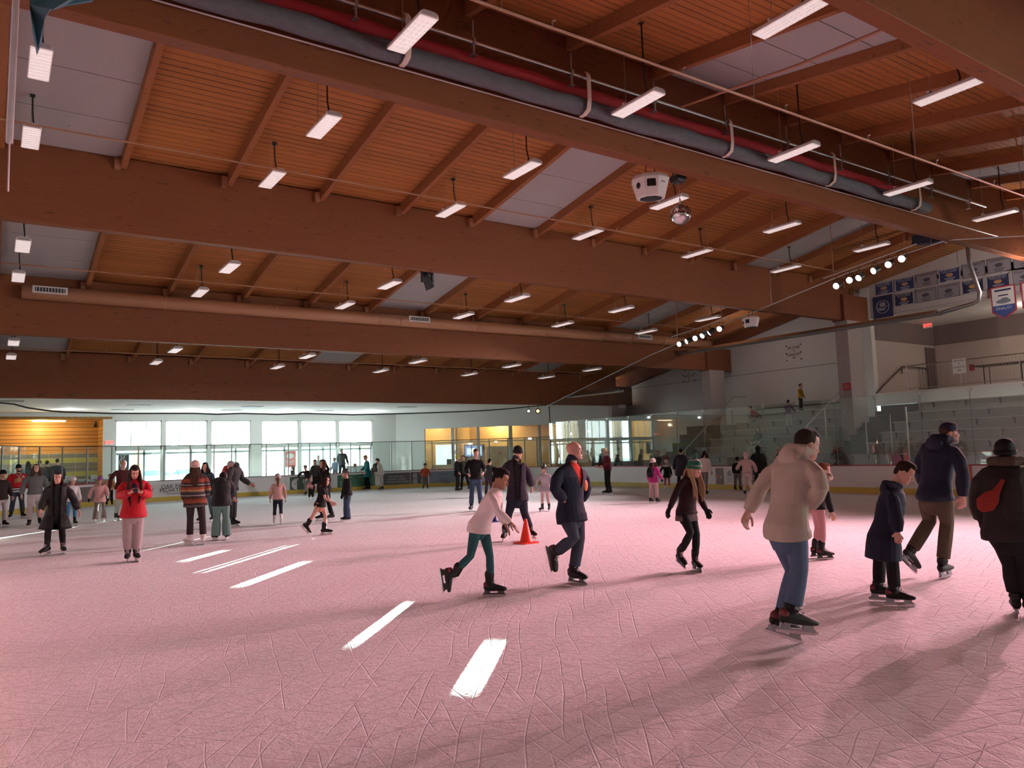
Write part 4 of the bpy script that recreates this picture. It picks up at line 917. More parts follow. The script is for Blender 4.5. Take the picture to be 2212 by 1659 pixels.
class Fig: pass
def rotv(v, axis, deg): return Matrix.Rotation(R(deg), 3, axis) @ v
def skeleton(sp):
    """3-D joints: a pose in joint angles gives the depth, photo positions (J) pin joints in the picture plane"""
    f = Fig(); fx, fy = sp['foot']; zg = sp.get('floor', 0.0)
    G = on(fx, fy, 2, zg) if 'at' not in sp else Vector(sp['at'])
    n = Vector((G.x, G.y, 0)).normalized(); r = Vector((n.y,-n.x,0)); f.G, f.n, f.r = G, n, r
    dep = (ROT.transposed() @ (G-EYE)).z
    st = sp.get('st') or max(.7, sp['h']*dep/FOC/(1+.085/1.75)); f.st = st; s = st/1.75; f.s = s
    a = R(sp.get('a', 0)); F = -n*math.cos(a)+r*math.sin(a); U = Vector((0,0,1)); X = F.cross(U)
    f.F, f.X, f.U = F, X, U; B = Matrix((X,F,U)).transposed(); f.B = B
    po = dict(lean=4, twist=0, rl=(5,4,10), ll=(2,4,8), ra=(8,9,22), la=(8,9,22)); po.update(sp.get('pose', {}))
    chf = 1.0+max(0,(1.45-st))*.10
    lt, ls, ua, fa = .240*st, .228*st, .172*st, .148*st
    sw, hw = sp.get('sw', .112)*st*min(1.06,chf), .052*st
    J = {}; hip = Vector((0,0,0)); J['hip'] = hip
    T3 = Matrix.Rotation(R(-po['lean']), 3, 'X') @ Matrix.Rotation(R(po['twist']), 3, 'Z')
    torso = (.305 if st > 1.45 else .295)*st
    J['chest'] = T3 @ Vector((0,-.012*st,torso*.62)); J['neck'] = T3 @ Vector((0,.0,torso))
    for q, sg in (('R',1),('L',-1)):
        J['s'+q] = T3 @ Vector((sg*sw,-.004*st,torso*.955)); fw, ou, el = po['ra' if q == 'R' else 'la']
        e = J['s'+q] + T3 @ rotv(rotv(Vector((0,0,-1)),'Y',-sg*ou),'X',fw)*ua; J['e'+q] = e
        J['w'+q] = e + T3 @ rotv(rotv(Vector((0,0,-1)),'Y',-sg*ou*(.4)),'X',fw+el)*fa
        tf, to, kb = po['rl' if q == 'R' else 'll']
        J['h'+q] = Vector((sg*hw,0,-.012*st)); k = J['h'+q]+rotv(rotv(Vector((0,0,-1)),'Y',-sg*to),'X',tf)*lt; J['k'+q] = k
        J['a'+q] = k + rotv(rotv(Vector((0,0,-1)),'Y',-sg*to),'X',tf-kb)*ls
    lo = min(J['aR'].z, J['aL'].z); lift = -lo+.15*s*KS/1.0
    for k in J: J[k] = B @ (J[k]+Vector((0,0,lift)))
    if sp.get('planted'):                                   # keep the named foot over the foot point
        d = J['a'+sp['planted']]; off = Vector((d.x,d.y,0))
    else: off = (J['aR']+J['aL'])*.5; off.z = 0
    for k in J: J[k] = J[k]-off+Vector((0,0,zg)) - Vector((0,0,zg))
    for k, v in sp.get('J', {}).items():
        if k in ('head','chin'): continue
        w = J[k]+G; dpt = n.dot(w) + (-(v[2]) if len(v) > 2 else 0)
        ry = ray(v[0], v[1]); t = (dpt-n.dot(EYE))/n.dot(ry); J[k] = EYE+ry*t-G
    f.J = J
    f.feet = {}
    for q in 'RL':
        ft = sp.get('f'+q, (0,0)); Fm = Matrix.Rotation(R(-ft[0]), 3, 'Z') @ B @ Matrix.Rotation(R(-ft[1]), 3, 'X'); f.feet[q] = Fm
    low = min((J['a'+q]+f.feet[q] @ (Vector((0,y,-.150))*s*KS)).z for q in 'RL' for y in (-.10,.175))
    if sp.get('skate', 1):
        for k in J: J[k] = J[k]-Vector((0,0,low-.001))
    # head
    hh = sp.get('hh', .228*(st/1.75)**.42); f.hh = hh
    ha = R(sp.get('ha', sp.get('a', 0))); hp = R(sp.get('hp', 0)); hr = R(sp.get('hr', 0))
    HF = -n*math.cos(ha)+r*math.sin(ha); HX = HF.cross(U)
    Mh = Matrix((HX,HF,U)).transposed() @ Matrix.Rotation(-hp, 3, 'X') @ Matrix.Rotation(hr, 3, 'Y'); f.Mh = Mh
    if 'head' in sp.get('J', {}):
        v = sp['J']['head']; dpt = n.dot(J['neck']+G) - (v[2] if len(v) > 2 else 0); ry = ray(v[0], v[1]); t = (dpt-n.dot(EYE))/n.dot(ry); c = EYE+ry*t-G
        f.chin = c-Mh @ Vector((0,0,.5))*hh
    else:
        nk = J['neck']; ups = (nk-J['chest']).normalized(); f.chin = nk+(ups*.6+U*.4)*(.055*st)+Mh @ Vector((0,.12,-.06))*hh
    f.T = lambda v: f.chin + Mh @ (Vector(v)*hh)
    return f
def lofts(f, top):
    """torso stations for clothing or body: list of (point, (half width, half depth), axis)"""
    J, s, st = f.J, f.s, f.st; fat = f.fat
    us = (J['sR']-J['sL']).normalized(); uh = (J['hR']-J['hL']).normalized()
    hip = (J['hR']+J['hL'])/2+Vector((0,0,.012*st)); sh = (J['sR']+J['sL'])/2; nk = J['neck']; ch = sh.lerp(hip,.32); wa = sh.lerp(hip,.68)
    sw = (J['sR']-J['sL']).length/2
    sw = max(sw, .092*st)
    return us, uh, hip, sh, nk, ch, wa, sw
def torso_tube(mb, f, off, hem=0.0, flare=0.0, topcut=None, n=20):
    J, s, st, fat = f.J, f.s, f.st, f.fat
    us, uh, hip, sh, nk, ch, wa, sw = lofts(f, None); k = st/1.75; up = (sh-hip).normalized()
    legs = ((J['kR']+J['kL'])/2-hip); dn = (legs.normalized()*.7-up*.3).normalized() if legs.length > .01 else -up
    P, Rr, A = [], [], []
    ch_ = max(.0, (1.45-st))*.10
    def st_(p, a, b, ax): P.append(p); Rr.append(((a*k*fat*(1+ch_)+off), (b*k*fat*(1+ch_)+off))); A.append(ax)
    if hem > 0:
        for q in (1,.66,.33): st_(hip+dn*(hem*q*st), .180+flare*q, .146+flare*q, uh)
    elif hem == 0: st_(hip+dn*.035*st, .158, .120, uh)
    if hem >= 0: st_(hip, .174, .138, uh); st_(hip.lerp(wa,.55), .152, .115, uh)
    st_(wa if hem >= 0 else wa.lerp(hip, max(0,1+hem)), .140, .106, uh.lerp(us,.5)); st_(ch.lerp(wa,.45), .150, .114, us); st_(ch, .158, .120, us)
    P.append(sh.lerp(ch,.42)); Rr.append((max(sw*.96, .15*k)+off*.7, .108*k*fat+off)); A.append(us)
    P.append(sh.lerp(nk,.15)); Rr.append((sw*.93+off*.6, .078*k+off*.9)); A.append(us)
    P.append(sh.lerp(nk,.62)); Rr.append((sw*.58+off*.4, .066*k+off*.6)); A.append(us)
    P.append(nk+up*.006*st); Rr.append((.060*k+off*.4, .058*k+off*.4)); A.append(us)
    mb.tube(P, Rr, n, A, True, ends=(.10,.35))
def limb(mb, pts, rad, n=12, ends=(1,1)): mb.tube(pts, rad, n, None, True, ends=ends)
def mid(a, b, t): return a.lerp(b, t)
def arm_pts(f, q): J = f.J; return [J['s'+q]+(J['chest']-J['s'+q])*.16, mid(J['s'+q],J['e'+q],.5), J['e'+q], mid(J['e'+q],J['w'+q],.45), J['w'+q]]
def leg_pts(f, q): J = f.J; return [J['h'+q]+Vector((0,0,.02*f.st)), mid(J['h'+q],J['k'+q],.45), J['k'+q], mid(J['k'+q],J['a'+q],.38), J['a'+q]]
def hand_dir(f, q, sp):
    J = f.J; d = (J['w'+q]-J['e'+q]).normalized(); o = sp.get('hd'+q)
    if o: d = (d+f.r*o[0]+Vector((0,0,1))*o[1]-f.n*(o[2] if len(o) > 2 else 0)).normalized()
    sg = 1 if q == 'R' else -1
    palm = -f.X*sg+f.F*.25 if 'palm' not in sp else f.B @ Vector((sp['palm'][0]*-sg, sp['palm'][1], sp['palm'][2]))
    return d, palm
def person(label, sp, group=None):
    f = skeleton(sp); J, s, st, hh, T = f.J, f.s, f.st, f.hh, f.T; f.fat = sp.get('fat', 1.0); fat = f.fat
    q = sp.get('q', 0)                                     # 0 near, 1 middle, 2 far
    vox = (.0068, .0095, .014)[q]*max(.75, min(1, s)); G = f.G
    root = thing('person', G, label, 'person', group); f.root = root
    skin = sp.get('skin', SK_L); lk = s*(1+max(0,1.5-st)*.12)*fat**.5
    # --- body: one continuous skin
    mb = MB(); torso_tube(mb, f, -.012*s)
    ad = [.050,.043,.038,.036,.026]; ld = [.080,.074,.052,.054,.040]
    hands = {}
    for z in 'RL':
        limb(mb, arm_pts(f,z), [r*lk*.92 for r in ad]); limb(mb, leg_pts(f,z), [r*lk*.94 for r in ld])
        d, palm = hand_dir(f, z, sp); hands[z] = (J['w'+z], d, palm)
        if not sp.get('gloves') and not sp.get('pockets'): add_hand(mb, J['w'+z], d, palm if z == 'R' else palm, s*1.04, sp.get('curl', .55), 0.0015 if q < 2 else .003)
    neck_top = T((0,-.10,.22)); limb(mb, [J['neck']-(J['neck']-J['chest'])*.15, J['neck'].lerp(neck_top,.5), neck_top], [.064*s,.056*s*max(1,hh/.228/s*.75),.056*s*max(1,hh/.228/s*.75)])
    Mx = add_head(mb, T, hh)
    link('body', remesh(mb, 'body', vox, 2, .45), skin, root)
    # --- face details
    if not sp.get('noface'):
        for sg in (-1,1):
            if q == 0:
                e = MB().ball(T((sg*.135,.318,.505)), (.052*hh,.045*hh,.030*hh), Mx, 10, 7).build('eye', EYEW, root, True)
                MB().ball(T((sg*.135,.352,.505)), (.026*hh,.018*hh,.027*hh), Mx, 8, 6).build('iris', EYE_M, e, True)
            else: MB().ball(T((sg*.135,.330,.505)), (.050*hh,.040*hh,.026*hh), Mx, 8, 6).build('eye', EYE_M, root, True)
            if q < 2: MB().tube([T((sg*.06,.392,.600)), T((sg*.135,.392,.625)), T((sg*.215,.345,.600))], [.016*hh,.018*hh,.011*hh], 6, None, True).build('eyebrow', sp.get('hm', H_BRN), root, True)
        if q < 2: MB().ball(T((0,.408,.195)), (.085*hh,.022*hh,.030*hh), Mx, 10, 6).build('lips', LIP, root, True)
        if sp.get('beard'):
            b = MB(); b.ball(T((0,.28,.08)), (.22*hh,.15*hh,.15*hh), Mx, 12, 8); b.ball(T((0,.405,.255)), (.12*hh,.03*hh,.026*hh), Mx, 10, 6)
            for sg in (-1,1): b.tube([T((sg*.30,.05,.42)), T((sg*.27,.15,.20)), T((sg*.12,.27,.05))], [.035*hh,.05*hh,.06*hh], 8, None, True)
            link('beard', remesh(b, 'beard', max(.006,vox*.8), 2), sp['beard'], root)
        if sp.get('glasses'):
            b = MB()
            for sg in (-1,1):
                b.tube([T((sg*.14+.085*math.cos(t*math.pi/5),.375,.50+.06*math.sin(t*math.pi/5))) for t in range(11)], .008*hh, 5); b.tube([T((sg*.225,.37,.52)), T((sg*.335,-.02,.50))], .008*hh, 5)
            b.tube([T((-.055,.40,.51)), T((.055,.40,.51))], .008*hh, 5); b.build('glasses', BLACKP, root)
    # --- hair
    hs = sp.get('hair', 'short'); hm = sp.get('hm', H_BRN)
    if hs != 'bald':
        m = MB()
        if hs == 'stubble': m.ball(T((0,-.085,.50)), (.349*hh,.405*hh,.27*hh), Mx, 18, 12)
        else: m.ball(T((0,-.085,.655)), (.368*hh,.425*hh,.395*hh), Mx, 18, 12)
        if hs in ('pony','bun','long','drape'): m.ball(T((0,-.33,.42)), (.26*hh,.15*hh,.28*hh), Mx, 12, 8); m.ball(T((0,.06,.87)), (.28*hh,.29*hh,.20*hh), Mx, 14, 9)
        if hs == 'short':
            m.ball(T((0,.10,.86)), (.27*hh,.26*hh,.20*hh), Mx, 14, 9); m.ball(T((0,-.33,.42)), (.25*hh,.14*hh,.26*hh), Mx, 12, 8)
        if hs in ('long','drape','curly'):
            L = sp.get('hl', .40)*st; back = -(Mx @ Vector((0,1,0))); back.z = 0; back.normalize(); sx = Mx @ Vector((1,0,0)); dn = Vector((0,0,-1)); bb = -(J['neck']-J['hip']).normalized()
            hang = (dn*.6+bb*.4).normalized() if not sp.get('hang') else (dn+Vector(sp['hang'])).normalized()
            p0 = T((0,-.40,.55)); p1 = T((0,-.46,.20)); p2 = p1+hang*L*.4+back*.06*s; p3 = p1+hang*L*.95+back*.05*s
            m.tube([p0,p1,p2,p3], [(.24*hh,.09*hh),(.34*hh,.13*hh),(.44*hh,.12*hh),(.30*hh,.06*hh)], 14, sx, True)
            fw = .30 if hs == 'drape' else .02
            for sg in (-1,1):
                df = sp.get('df', fw*.10*s); lw = sp.get('lw', 1.0)
                if hs == 'curly':
                    a0 = T((sg*.30,.02,.68)); a1 = T((sg*.38,.03,.35)); a2 = T((sg*.40,.10,.0)); m.tube([a0,a1,a2,a2+hang*L*.45,a2+hang*L*.85], [(.09*hh,.2*hh),(.16*hh,.26*hh),(.24*hh,.28*hh),(.24*hh,.24*hh),(.14*hh,.14*hh)], 12, sx, True)
                    continue
                for j, yo in enumerate((-.16,-.02,.12)):       # three locks on each side
                    a0 = T((sg*.27,yo*.8+.02,.72)); a1 = T((sg*.365,yo,.38)); a2 = T((sg*(.37+.02*j),yo+.06+fw*.35,.02)); k_ = L*(.86+.11*((j*2+(sg>0)) % 3))
                    a3 = a2+hang*k_*.45-back*df+sx*sg*.012*s*(j-1); a4 = a2+hang*k_*.9-back*df*1.05-sx*sg*(.006+.012*j)*s
                    m.tube([a0,a1,a2,a3,a4], [(r_[0]*hh*lw,r_[1]*hh*lw) for r_ in ((.06,.09),(.075,.115),(.09,.12),(.09,.11),(.025,.03))], 10, sx, True)
        if hs == 'pony':
            back = Mx @ Vector((0,-1,0)); p0 = T((0,-.44,.62)); L = sp.get('hl', .25)*st
            m.tube([p0, p0+back*.06*s+Vector((0,0,-.02*s)), p0+back*.07*s+Vector((0,0,-L*.5)), p0+back*.05*s+Vector((0,0,-L))], [.05*hh+.008,.13*hh,.17*hh,.05*hh], 10, None, True)
        if hs == 'braids':
            m.tube([T((0,-.35,.35)), T((0,-.45,.05)), T((0,-.52,-.45)), T((.02,-.50,-.9))], [.18*hh,.17*hh,.13*hh,.06*hh], 10, None, True)
        if hs == 'bun': m.ball(T((0,-.48,.78)), .17*hh, None, 12, 8)
        link('hair', remesh(m, 'hair', max(.007,vox), 2), hm, root)
    # --- headwear
    hat = sp.get('hat')
    if hat:
        kind, cm = hat[0], hat[1]; m = MB()
        if kind in ('beanie','pom'):
            m.ball(T((0,-.05,.74)), (.405*hh,.485*hh,.40*hh), Mx, 18, 12); 
            o = link('hat', remesh(cut(m, T((0,0,.54)), Mx @ Vector((0,-.22,1))), 'hat', max(.007,vox), 2), cm, root)
            ring = [T((.415*math.cos(t/12*2*math.pi), -.06+.47*math.sin(t/12*2*math.pi), .585+.20*(-.06+.47*math.sin(t/12*2*math.pi)))) for t in range(13)]
            MB().tube(ring, (.10*hh,.028*hh), 8, side=Mx @ Vector((0,0,1))).build('hat_brim', hat[2] if len(hat) > 2 else cm, o, True)
            if kind == 'pom': link('pompom', remesh(MB().ball(T((0,-.16,1.28)), .19*hh, None, 14, 9), 'pompom', .009, 1), hat[3] if len(hat) > 3 else cm, o)
        if kind == 'cap':
            m.ball(T((0,-.06,.70)), (.375*hh,.44*hh,.375*hh), Mx, 18, 12)
            o = link('cap', remesh(cut(m, T((0,0,.555)), Mx @ Vector((0,-.16,1))), 'cap', max(.006,vox*.8), 1), cm, root)
            v = MB(); A = [Vector((.30*math.cos(R(t)), .26+.40*math.sin(R(t)), .635-.07*math.sin(R(t)))) for t in range(0,181,18)]
            v.prism([T(p) for p in A], Mx @ Vector((0,0,.03*hh))); v.build('visor', hat[2] if len(hat) > 2 else cm, o)
        if kind == 'helmet':
            m.ball(T((0,-.06,.70)), (.44*hh,.52*hh,.46*hh), Mx, 20, 12)
            o = link('helmet', remesh(cut(m, T((0,0,.52)), Mx @ Vector((0,-.15,1))), 'helmet', max(.007,vox), 2), cm, root)
            v = MB()
            for k in (-.2,0,.2): v.ball(T((k,-.06+.36*(1-abs(k)*2),1.02-abs(k)*.35)), (.045*hh,.12*hh,.05*hh), Mx, 8, 6)
            v.build('vent', hat[2] if len(hat) > 2 else BLACKP, o, True)
            MB().tube([T((-.37,.02,.5)), T((-.28,.18,.08)), T((0,.26,-.04)), T((.28,.18,.08)), T((.37,.02,.5))], .03*hh, 5).build('chin_strap', BLACKP, o)
        if kind == 'band':
            MB().tube([T((.38*math.cos(t/8*math.pi), -.02, .55+.50*math.sin(t/8*math.pi))) for t in range(9)], (.10*hh,.035*hh), 8, side=Mx @ Vector((0,1,0))).build('headband', cm, root, True)
        if kind == 'earcap':
            m.ball(T((0,-.07,.74)), (.40*hh,.455*hh,.42*hh), Mx, 18, 12)
            for sg in (-1,1): m.tube([T((sg*.28,-.05,1.0)), T((sg*.40,-.05,1.30))], [.14*hh,.03*hh], 8, None, True)
            link('hat', remesh(cut(m, T((0,0,.54)), Mx @ Vector((0,-.2,1))), 'hat', max(.007,vox), 2), cm, root)
    # --- lower clothing
    b = sp.get('bottom')
    if b:
        m = MB(); o = b.get('off', .012)*s; L = b.get('len', 1.0); fl = b.get('flare', 0)*s
        us, uh, hip, sh, nk, ch, wa, sw = lofts(f, None); k = st/1.75; chk = 1+max(0,1.45-st)*.10
        up = ((sh-hip).normalized()*.6-((J['kR']+J['kL'])/2-hip).normalized()*.4).normalized()
        m.tube([hip-up*.055*st, hip, hip+up*.04*st, hip+up*.058*st], [((.148*k*fat*chk+o),(.118*k*fat*chk+o)), ((.154*k*fat*chk+o),(.118*k*fat*chk+o)), ((.144*k*fat*chk+o*.8),(.110*k*fat*chk+o*.8)), ((.134*k*fat*chk+o*.4),(.102*k*fat*chk+o*.4))], 18, uh, True)
        for z in 'RL':
            p = leg_pts(f,z); rr = [r*lk+o for r in ld]
            if L >= .99:
                ax_ = (p[-1]-p[-2]).normalized()
                if b.get('over'): p[-1] = p[-1]+ax_*.045*s; rr[-1] = max(rr[-1], .060*s)
                elif sp.get('skate', 1): p[-1] = p[-1]-ax_*(.058 if o > .014*s else .095)*s; rr[-1] = (.073*s if o > .014*s else .050*s)
                rr[-2] += fl*.6; rr[-1] += fl
                limb(m, p, rr, ends=(1,.15))
            else:
                tot = 1.0; kn = J['k'+z]; h0 = p[0]
                if L <= .5: limb(m, [h0, h0.lerp(kn, L)], [ld[0]*lk+o, ld[0]*lk*.93+o+fl], ends=(1,.1))
                else: limb(m, [p[0],p[1],p[2],p[2].lerp(p[4],(L-.5)*2)], [rr[0],rr[1],rr[2],rr[3]+fl])
        link(b.get('name','trousers'), remesh(m, 'trousers', vox, 3), b['m'], root)
        if b.get('stripe'):
            for z in 'RL':
                sg = 1 if z == 'R' else -1; p = leg_pts(f,z); ax = f.X*sg
                MB().tube([a+ax*(r*lk+o*1.0) for a, r in zip(p, ld)], (.02*s,.004), 6, f.F).build('side_stripe', b['stripe'], root)
    # --- skates
    sk = sp.get('skate', ('black','w'))
    if sk:
        bm = {'black':BOOTB,'white':BOOTW,'red':BOOTB}[sk[0]]; hm_ = {'w':HOLD_W,'b':HOLD_B,'g':HOLD_G}[sk[1]]
        for z in 'RL':
            yaw, pit = sp.get('f'+z, (0,0))[:2]; roll = sp.get('f'+z, (0,0,0))[2] if len(sp.get('f'+z, (0,0))) > 2 else 0
            Fm = Matrix.Rotation(R(-yaw), 3, 'Z') @ f.B @ Matrix.Rotation(R(-pit), 3, 'X') @ Matrix.Rotation(R(roll), 3, 'Y'); A = J['a'+z]
            P = lambda x, y, zz: A+Fm @ (Vector((x,y,zz))*s*KS)
            k = s*KS; X = Fm @ Vector((1,0,0)); m = MB(); kn = (J['k'+z]-A).normalized()
            tall = .02 if (b and b.get('off',.012) > .014 and b.get('len',1) > .99) else .12
            m.tube([A+kn*tall*k+Fm @ Vector((0,-.012*k,0)), P(0,-.012,.05), P(0,-.012,-.01)], [(.053*k,.062*k),(.046*k,.055*k),(.042*k,.055*k)], 12, X, True)
            m.tube([P(0,-.052,-.045), P(0,.02,-.042), P(0,.085,-.05), P(0,.14,-.058), P(0,.178,-.062)], [(.040*k,.045*k),(.043*k,.052*k),(.046*k,.040*k),(.044*k,.031*k),(.036*k,.024*k)], 12, X, True)
            bo = link('skate_boot', remesh(m, 'skate_boot', min(vox,.009)*(.8 if q == 0 else 1), 1), bm, root)
            Fx = Fm
            if q < 2:
                h = MB()
                for y, l in ((-.045,.065),(.125,.07)): h.prism([P(-.016,y-l/2,-.083), P(-.016,y+l/2,-.083), P(-.008,y+l*.62,-.122), P(-.008,y-l*.62,-.122)], X*.032*k*.75)
                h.box(P(0,.042,-.122), (.014*k,.275*k,.016*k), Fx); h.build('blade_holder', hm_, bo)
                MB().box(P(0,-.0,-.081), (.05*k,.12*k,.012*k), Fx).build('heel_plate', hm_, bo)
            bl = MB(); bl.prism([P(-.002,-.112,-.130), P(-.002,-.100,-.150), P(-.002,.175,-.150), P(-.002,.205,-.138), P(-.002,.20,-.126), P(-.002,-.105,-.126)], X*.004*k)
            if q == 2: bl.box(P(0,.04,-.105), (.02*k,.2*k,.04*k), Fx)
            bl.build('blade', BLADE if q < 2 else HOLD_W, bo)
            if sk[0] == 'red': 
                h = MB(); h.ball(P(0,-.054,-.016), (.041*k,.0385*k,.040*k), Fx, 12, 8); h.build('red_heel_panel', BOOTR, bo, True)
            if q == 0 and sk[0] != 'white' or q == 0:
                h = MB()
                for t in range(5): y = .045+.016*t; zt = .055-.020*t; h.tube([P(-.024,y-.006,zt-.03), P(0,y+.012,zt-.012), P(.024,y-.006,zt-.03)], .0038*k, 5)
                h.build('laces', LACE, bo)
    # --- upper clothing
    t = sp.get('top')
    if t:
        o = t.get('off', .02)*s; m = MB(); torso_tube(m, f, o, t.get('hem', .03), t.get('flare', 0)*s)
        sl = t.get('sleeve', 1.0)
        for z in 'RL':
            p = arm_pts(f,z); rr = [r*lk+o*.85 for r in ad]; rr[0] -= o*.30+.004*s; rr[-1] = .034*lk+o*.55; rr[3] += o*.2
            if sl >= 1: p[-1] = p[-1]-(J['w'+z]-J['e'+z]).normalized()*.015*s; limb(m, p, rr, ends=(1,.2))
            elif sl > 0: limb(m, [p[0], J['s'+z].lerp(J['e'+z], sl)], [rr[0]+.004, rr[1]+.010], ends=(1,.15))
        if t.get('hood') == 'down':
            bk = -f.F; nk = J['neck']; m.tube([nk+f.X*.085*s+f.F*.05*s+Vector((0,0,.0)), nk+f.X*.115*s+bk*.03*s+Vector((0,0,.02*s)), nk+bk*.105*s+Vector((0,0,.025*s)), nk-f.X*.115*s+bk*.03*s+Vector((0,0,.02*s)), nk-f.X*.085*s+f.F*.05*s], [.03*s,.048*s,.060*s,.048*s,.03*s], 10, None, True)
            m.ball(nk+bk*.115*s+Vector((0,0,-.045*s)), (.13*s,.065*s,.10*s), f.B, 14, 9)
        if t.get('hood') == 'up':
            m.ball(T((0,-.10,.58)), (.44*hh,.50*hh,.52*hh), Mx, 18, 12); limb(m, [J['neck'], T((0,-.2,.3))], [.10*s,.34*hh])
        if t.get('collar'): 
            nk = J['neck']; u = (J['neck']-J['chest']).normalized(); m.tube([nk-u*.02*s, nk+u*.045*s], [.082*s+o*.3,.078*s+o*.3], 14, f.X, True)
        me = remesh(m, 'jacket', vox, 4)
        if t.get('hood') == 'up' or t.get('open'):
            bm = bmesh.new(); bm.from_mesh(me); us, uh, hip, sh, nk, ch, wa, sw = lofts(f, None); up = (nk-hip); Lh = up.length; up.normalize(); fw = us.cross(up)*-1
            if fw.dot(f.F) < 0: fw = -fw
            kill = []
            for fc in bm.faces:
                c = fc.calc_center_median()
                if t.get('hood') == 'up':
                    loc = Mx.transposed() @ (c-f.chin)/hh
                    if loc.y > .12 and abs(loc.x) < .33 and -.02 < loc.z < .98: kill.append(fc); continue
                if t.get('open'):
                    z0, w0, w1 = t['open']; hgt = (c-hip).dot(up)/Lh; x = (c-hip).dot(us); y = (c-hip).dot(fw)
                    if y > .02*s and hgt > z0 and hgt < 1.08 and abs(x) < (w0+(w1-w0)*min(1,(hgt-z0)/(1-z0)))*s: kill.append(fc)
            bmesh.ops.delete(bm, geom=kill, context='FACES'); bm.to_mesh(me); bm.free()
        jk = link(t.get('name','jacket'), me, t['m'], root)
        if t.get('shirt'):
            m = MB(); torso_tube(m, f, o*.35, t.get('hem', .03)*.6); link('shirt', remesh(m, 'shirt', vox, 2), t['shirt'], root)
        if t.get('zip'): 
            us, uh, hip, sh, nk, ch, wa, sw = lofts(f, None); pass
    g_ = sp.get('gloves')
    if g_:
        for z in 'RL':
            m = MB(); w, d, palm = hands[z]; add_hand(m, w-d*.01*s, d, palm, s*1.06, sp.get('curl',.45), .004); limb(m, [w-d*.05*s, w], [.034*s+.004,.033*s+.004])
            link('glove', remesh(m, 'glove', min(vox,.010), 1), g_, root)
    return f
def cut(mb, p, nrm):
    """keep only what lies above the plane, closed"""
    bmesh.ops.bisect_plane(mb.bm, geom=mb.bm.verts[:]+mb.bm.edges[:]+mb.bm.faces[:], plane_co=p, plane_no=Vector(nrm).normalized(), clear_inner=True)
    ed = [e for e in mb.bm.edges if e.is_boundary]
    if ed: bmesh.ops.holes_fill(mb.bm, edges=ed, sides=0)
    return mb
NAVY = cloth('navy', (.014,.016,.032)); BLK = cloth('black', (.010,.009,.010)); BLKP = cloth('black_puffer', (.014,.012,.013), .68, .012, 5); DGREY = cloth('charcoal', (.05,.047,.05)); GREYK = cloth('grey_knit', (.115,.115,.12)); LGREY = cloth('light_grey_sweat', (.50,.45,.45))
CREAM = cloth('oatmeal_fleece', (.45,.38,.315)); WHT = cloth('white_knit', (.78,.70,.68)); REDJ = cloth('red_anorak', (.40,.008,.016), .7); PINKC = cloth('pink_coat', (.74,.42,.40)); PINKF = cloth('pink_fleece', (.66,.46,.46), .95, .015, 30); MAG = cloth('magenta_jacket', (.45,.03,.20), .6); TEALP = cloth('dark_teal_legging', (.02,.075,.082)); SEAF = cloth('seafoam_trouser', (.15,.27,.24)); TEALC = cloth('teal_coat', (.02,.17,.18)); OLIVE = cloth('olive_brown_trouser', (.085,.062,.040)); MAROON = cloth('maroon_jacket', (.10,.008,.018)); WINE = cloth('wine_sweater', (.06,.008,.012)); YEL = cloth('yellow_hoodie', (.55,.33,.02)); PURP = cloth('purple_top', (.10,.05,.12)); BLUEJ = cloth('blue_jean_bright', (.05,.17,.32))
def denim(n, c): return cloth('denim_'+n, c, .9, .003, 60, .22)
DEN = denim('blue', (.085,.125,.20)); DEND = denim('dark', (.042,.050,.072)); DENM = denim('mid', (.05,.075,.13))
GLV = cloth('black_glove', (.012,.012,.012)); GLVG = cloth('grey_glove', (.18,.18,.19)); SCARF = cloth('navy_scarf', (.012,.014,.05))
def acc(f, mb, name, m, smooth=True): return mb.build(name, m, f.root, smooth)
def pxo(f, px, py, depth=0.0):
    """a spot on the figure's own upright plane, relative to its base"""
    r = ray(px, py); t = (f.n.dot(f.G)-depth-f.n.dot(EYE))/f.n.dot(r); return EYE+r*t-f.G

# ---------------------------------------------------------------- nearest skaters
f = person('boy in oatmeal hooded sweatshirt and blue jeans gliding away with one arm trailing', dict(foot=(1697,1398), st=1.80, a=122, ha=118, hp=16, q=0, planted=None, sw=.125, hh=.245,
    pose=dict(lean=22, ra=(30,18,75), la=(-30,25,12), rl=(32,3,42), ll=(26,3,36)), fR=(8,8), fL=(8,20), skate=('red','g'), hm=H_DKB, hair='short', skin=SK_L, hdL=(-.05,-.3), curl=.7,
    J=dict(head=(1744,960), neck=(1730,990), sL=(1680,1012), eL=(1643,1066), wL=(1617,1118), sR=(1757,1012), eR=(1773,1066), wR=(1752,1106,-.12), hip=(1698,1150), chest=(1712,1075), hL=(1684,1156), hR=(1716,1158), kL=(1716,1246), kR=(1727,1242), aL=(1692,1343), aR=(1712,1334)),
    top=dict(m=CREAM, off=.034, hem=.045, hood='down', name='sweatshirt'), bottom=dict(m=DEN, off=.022, name='jeans')))
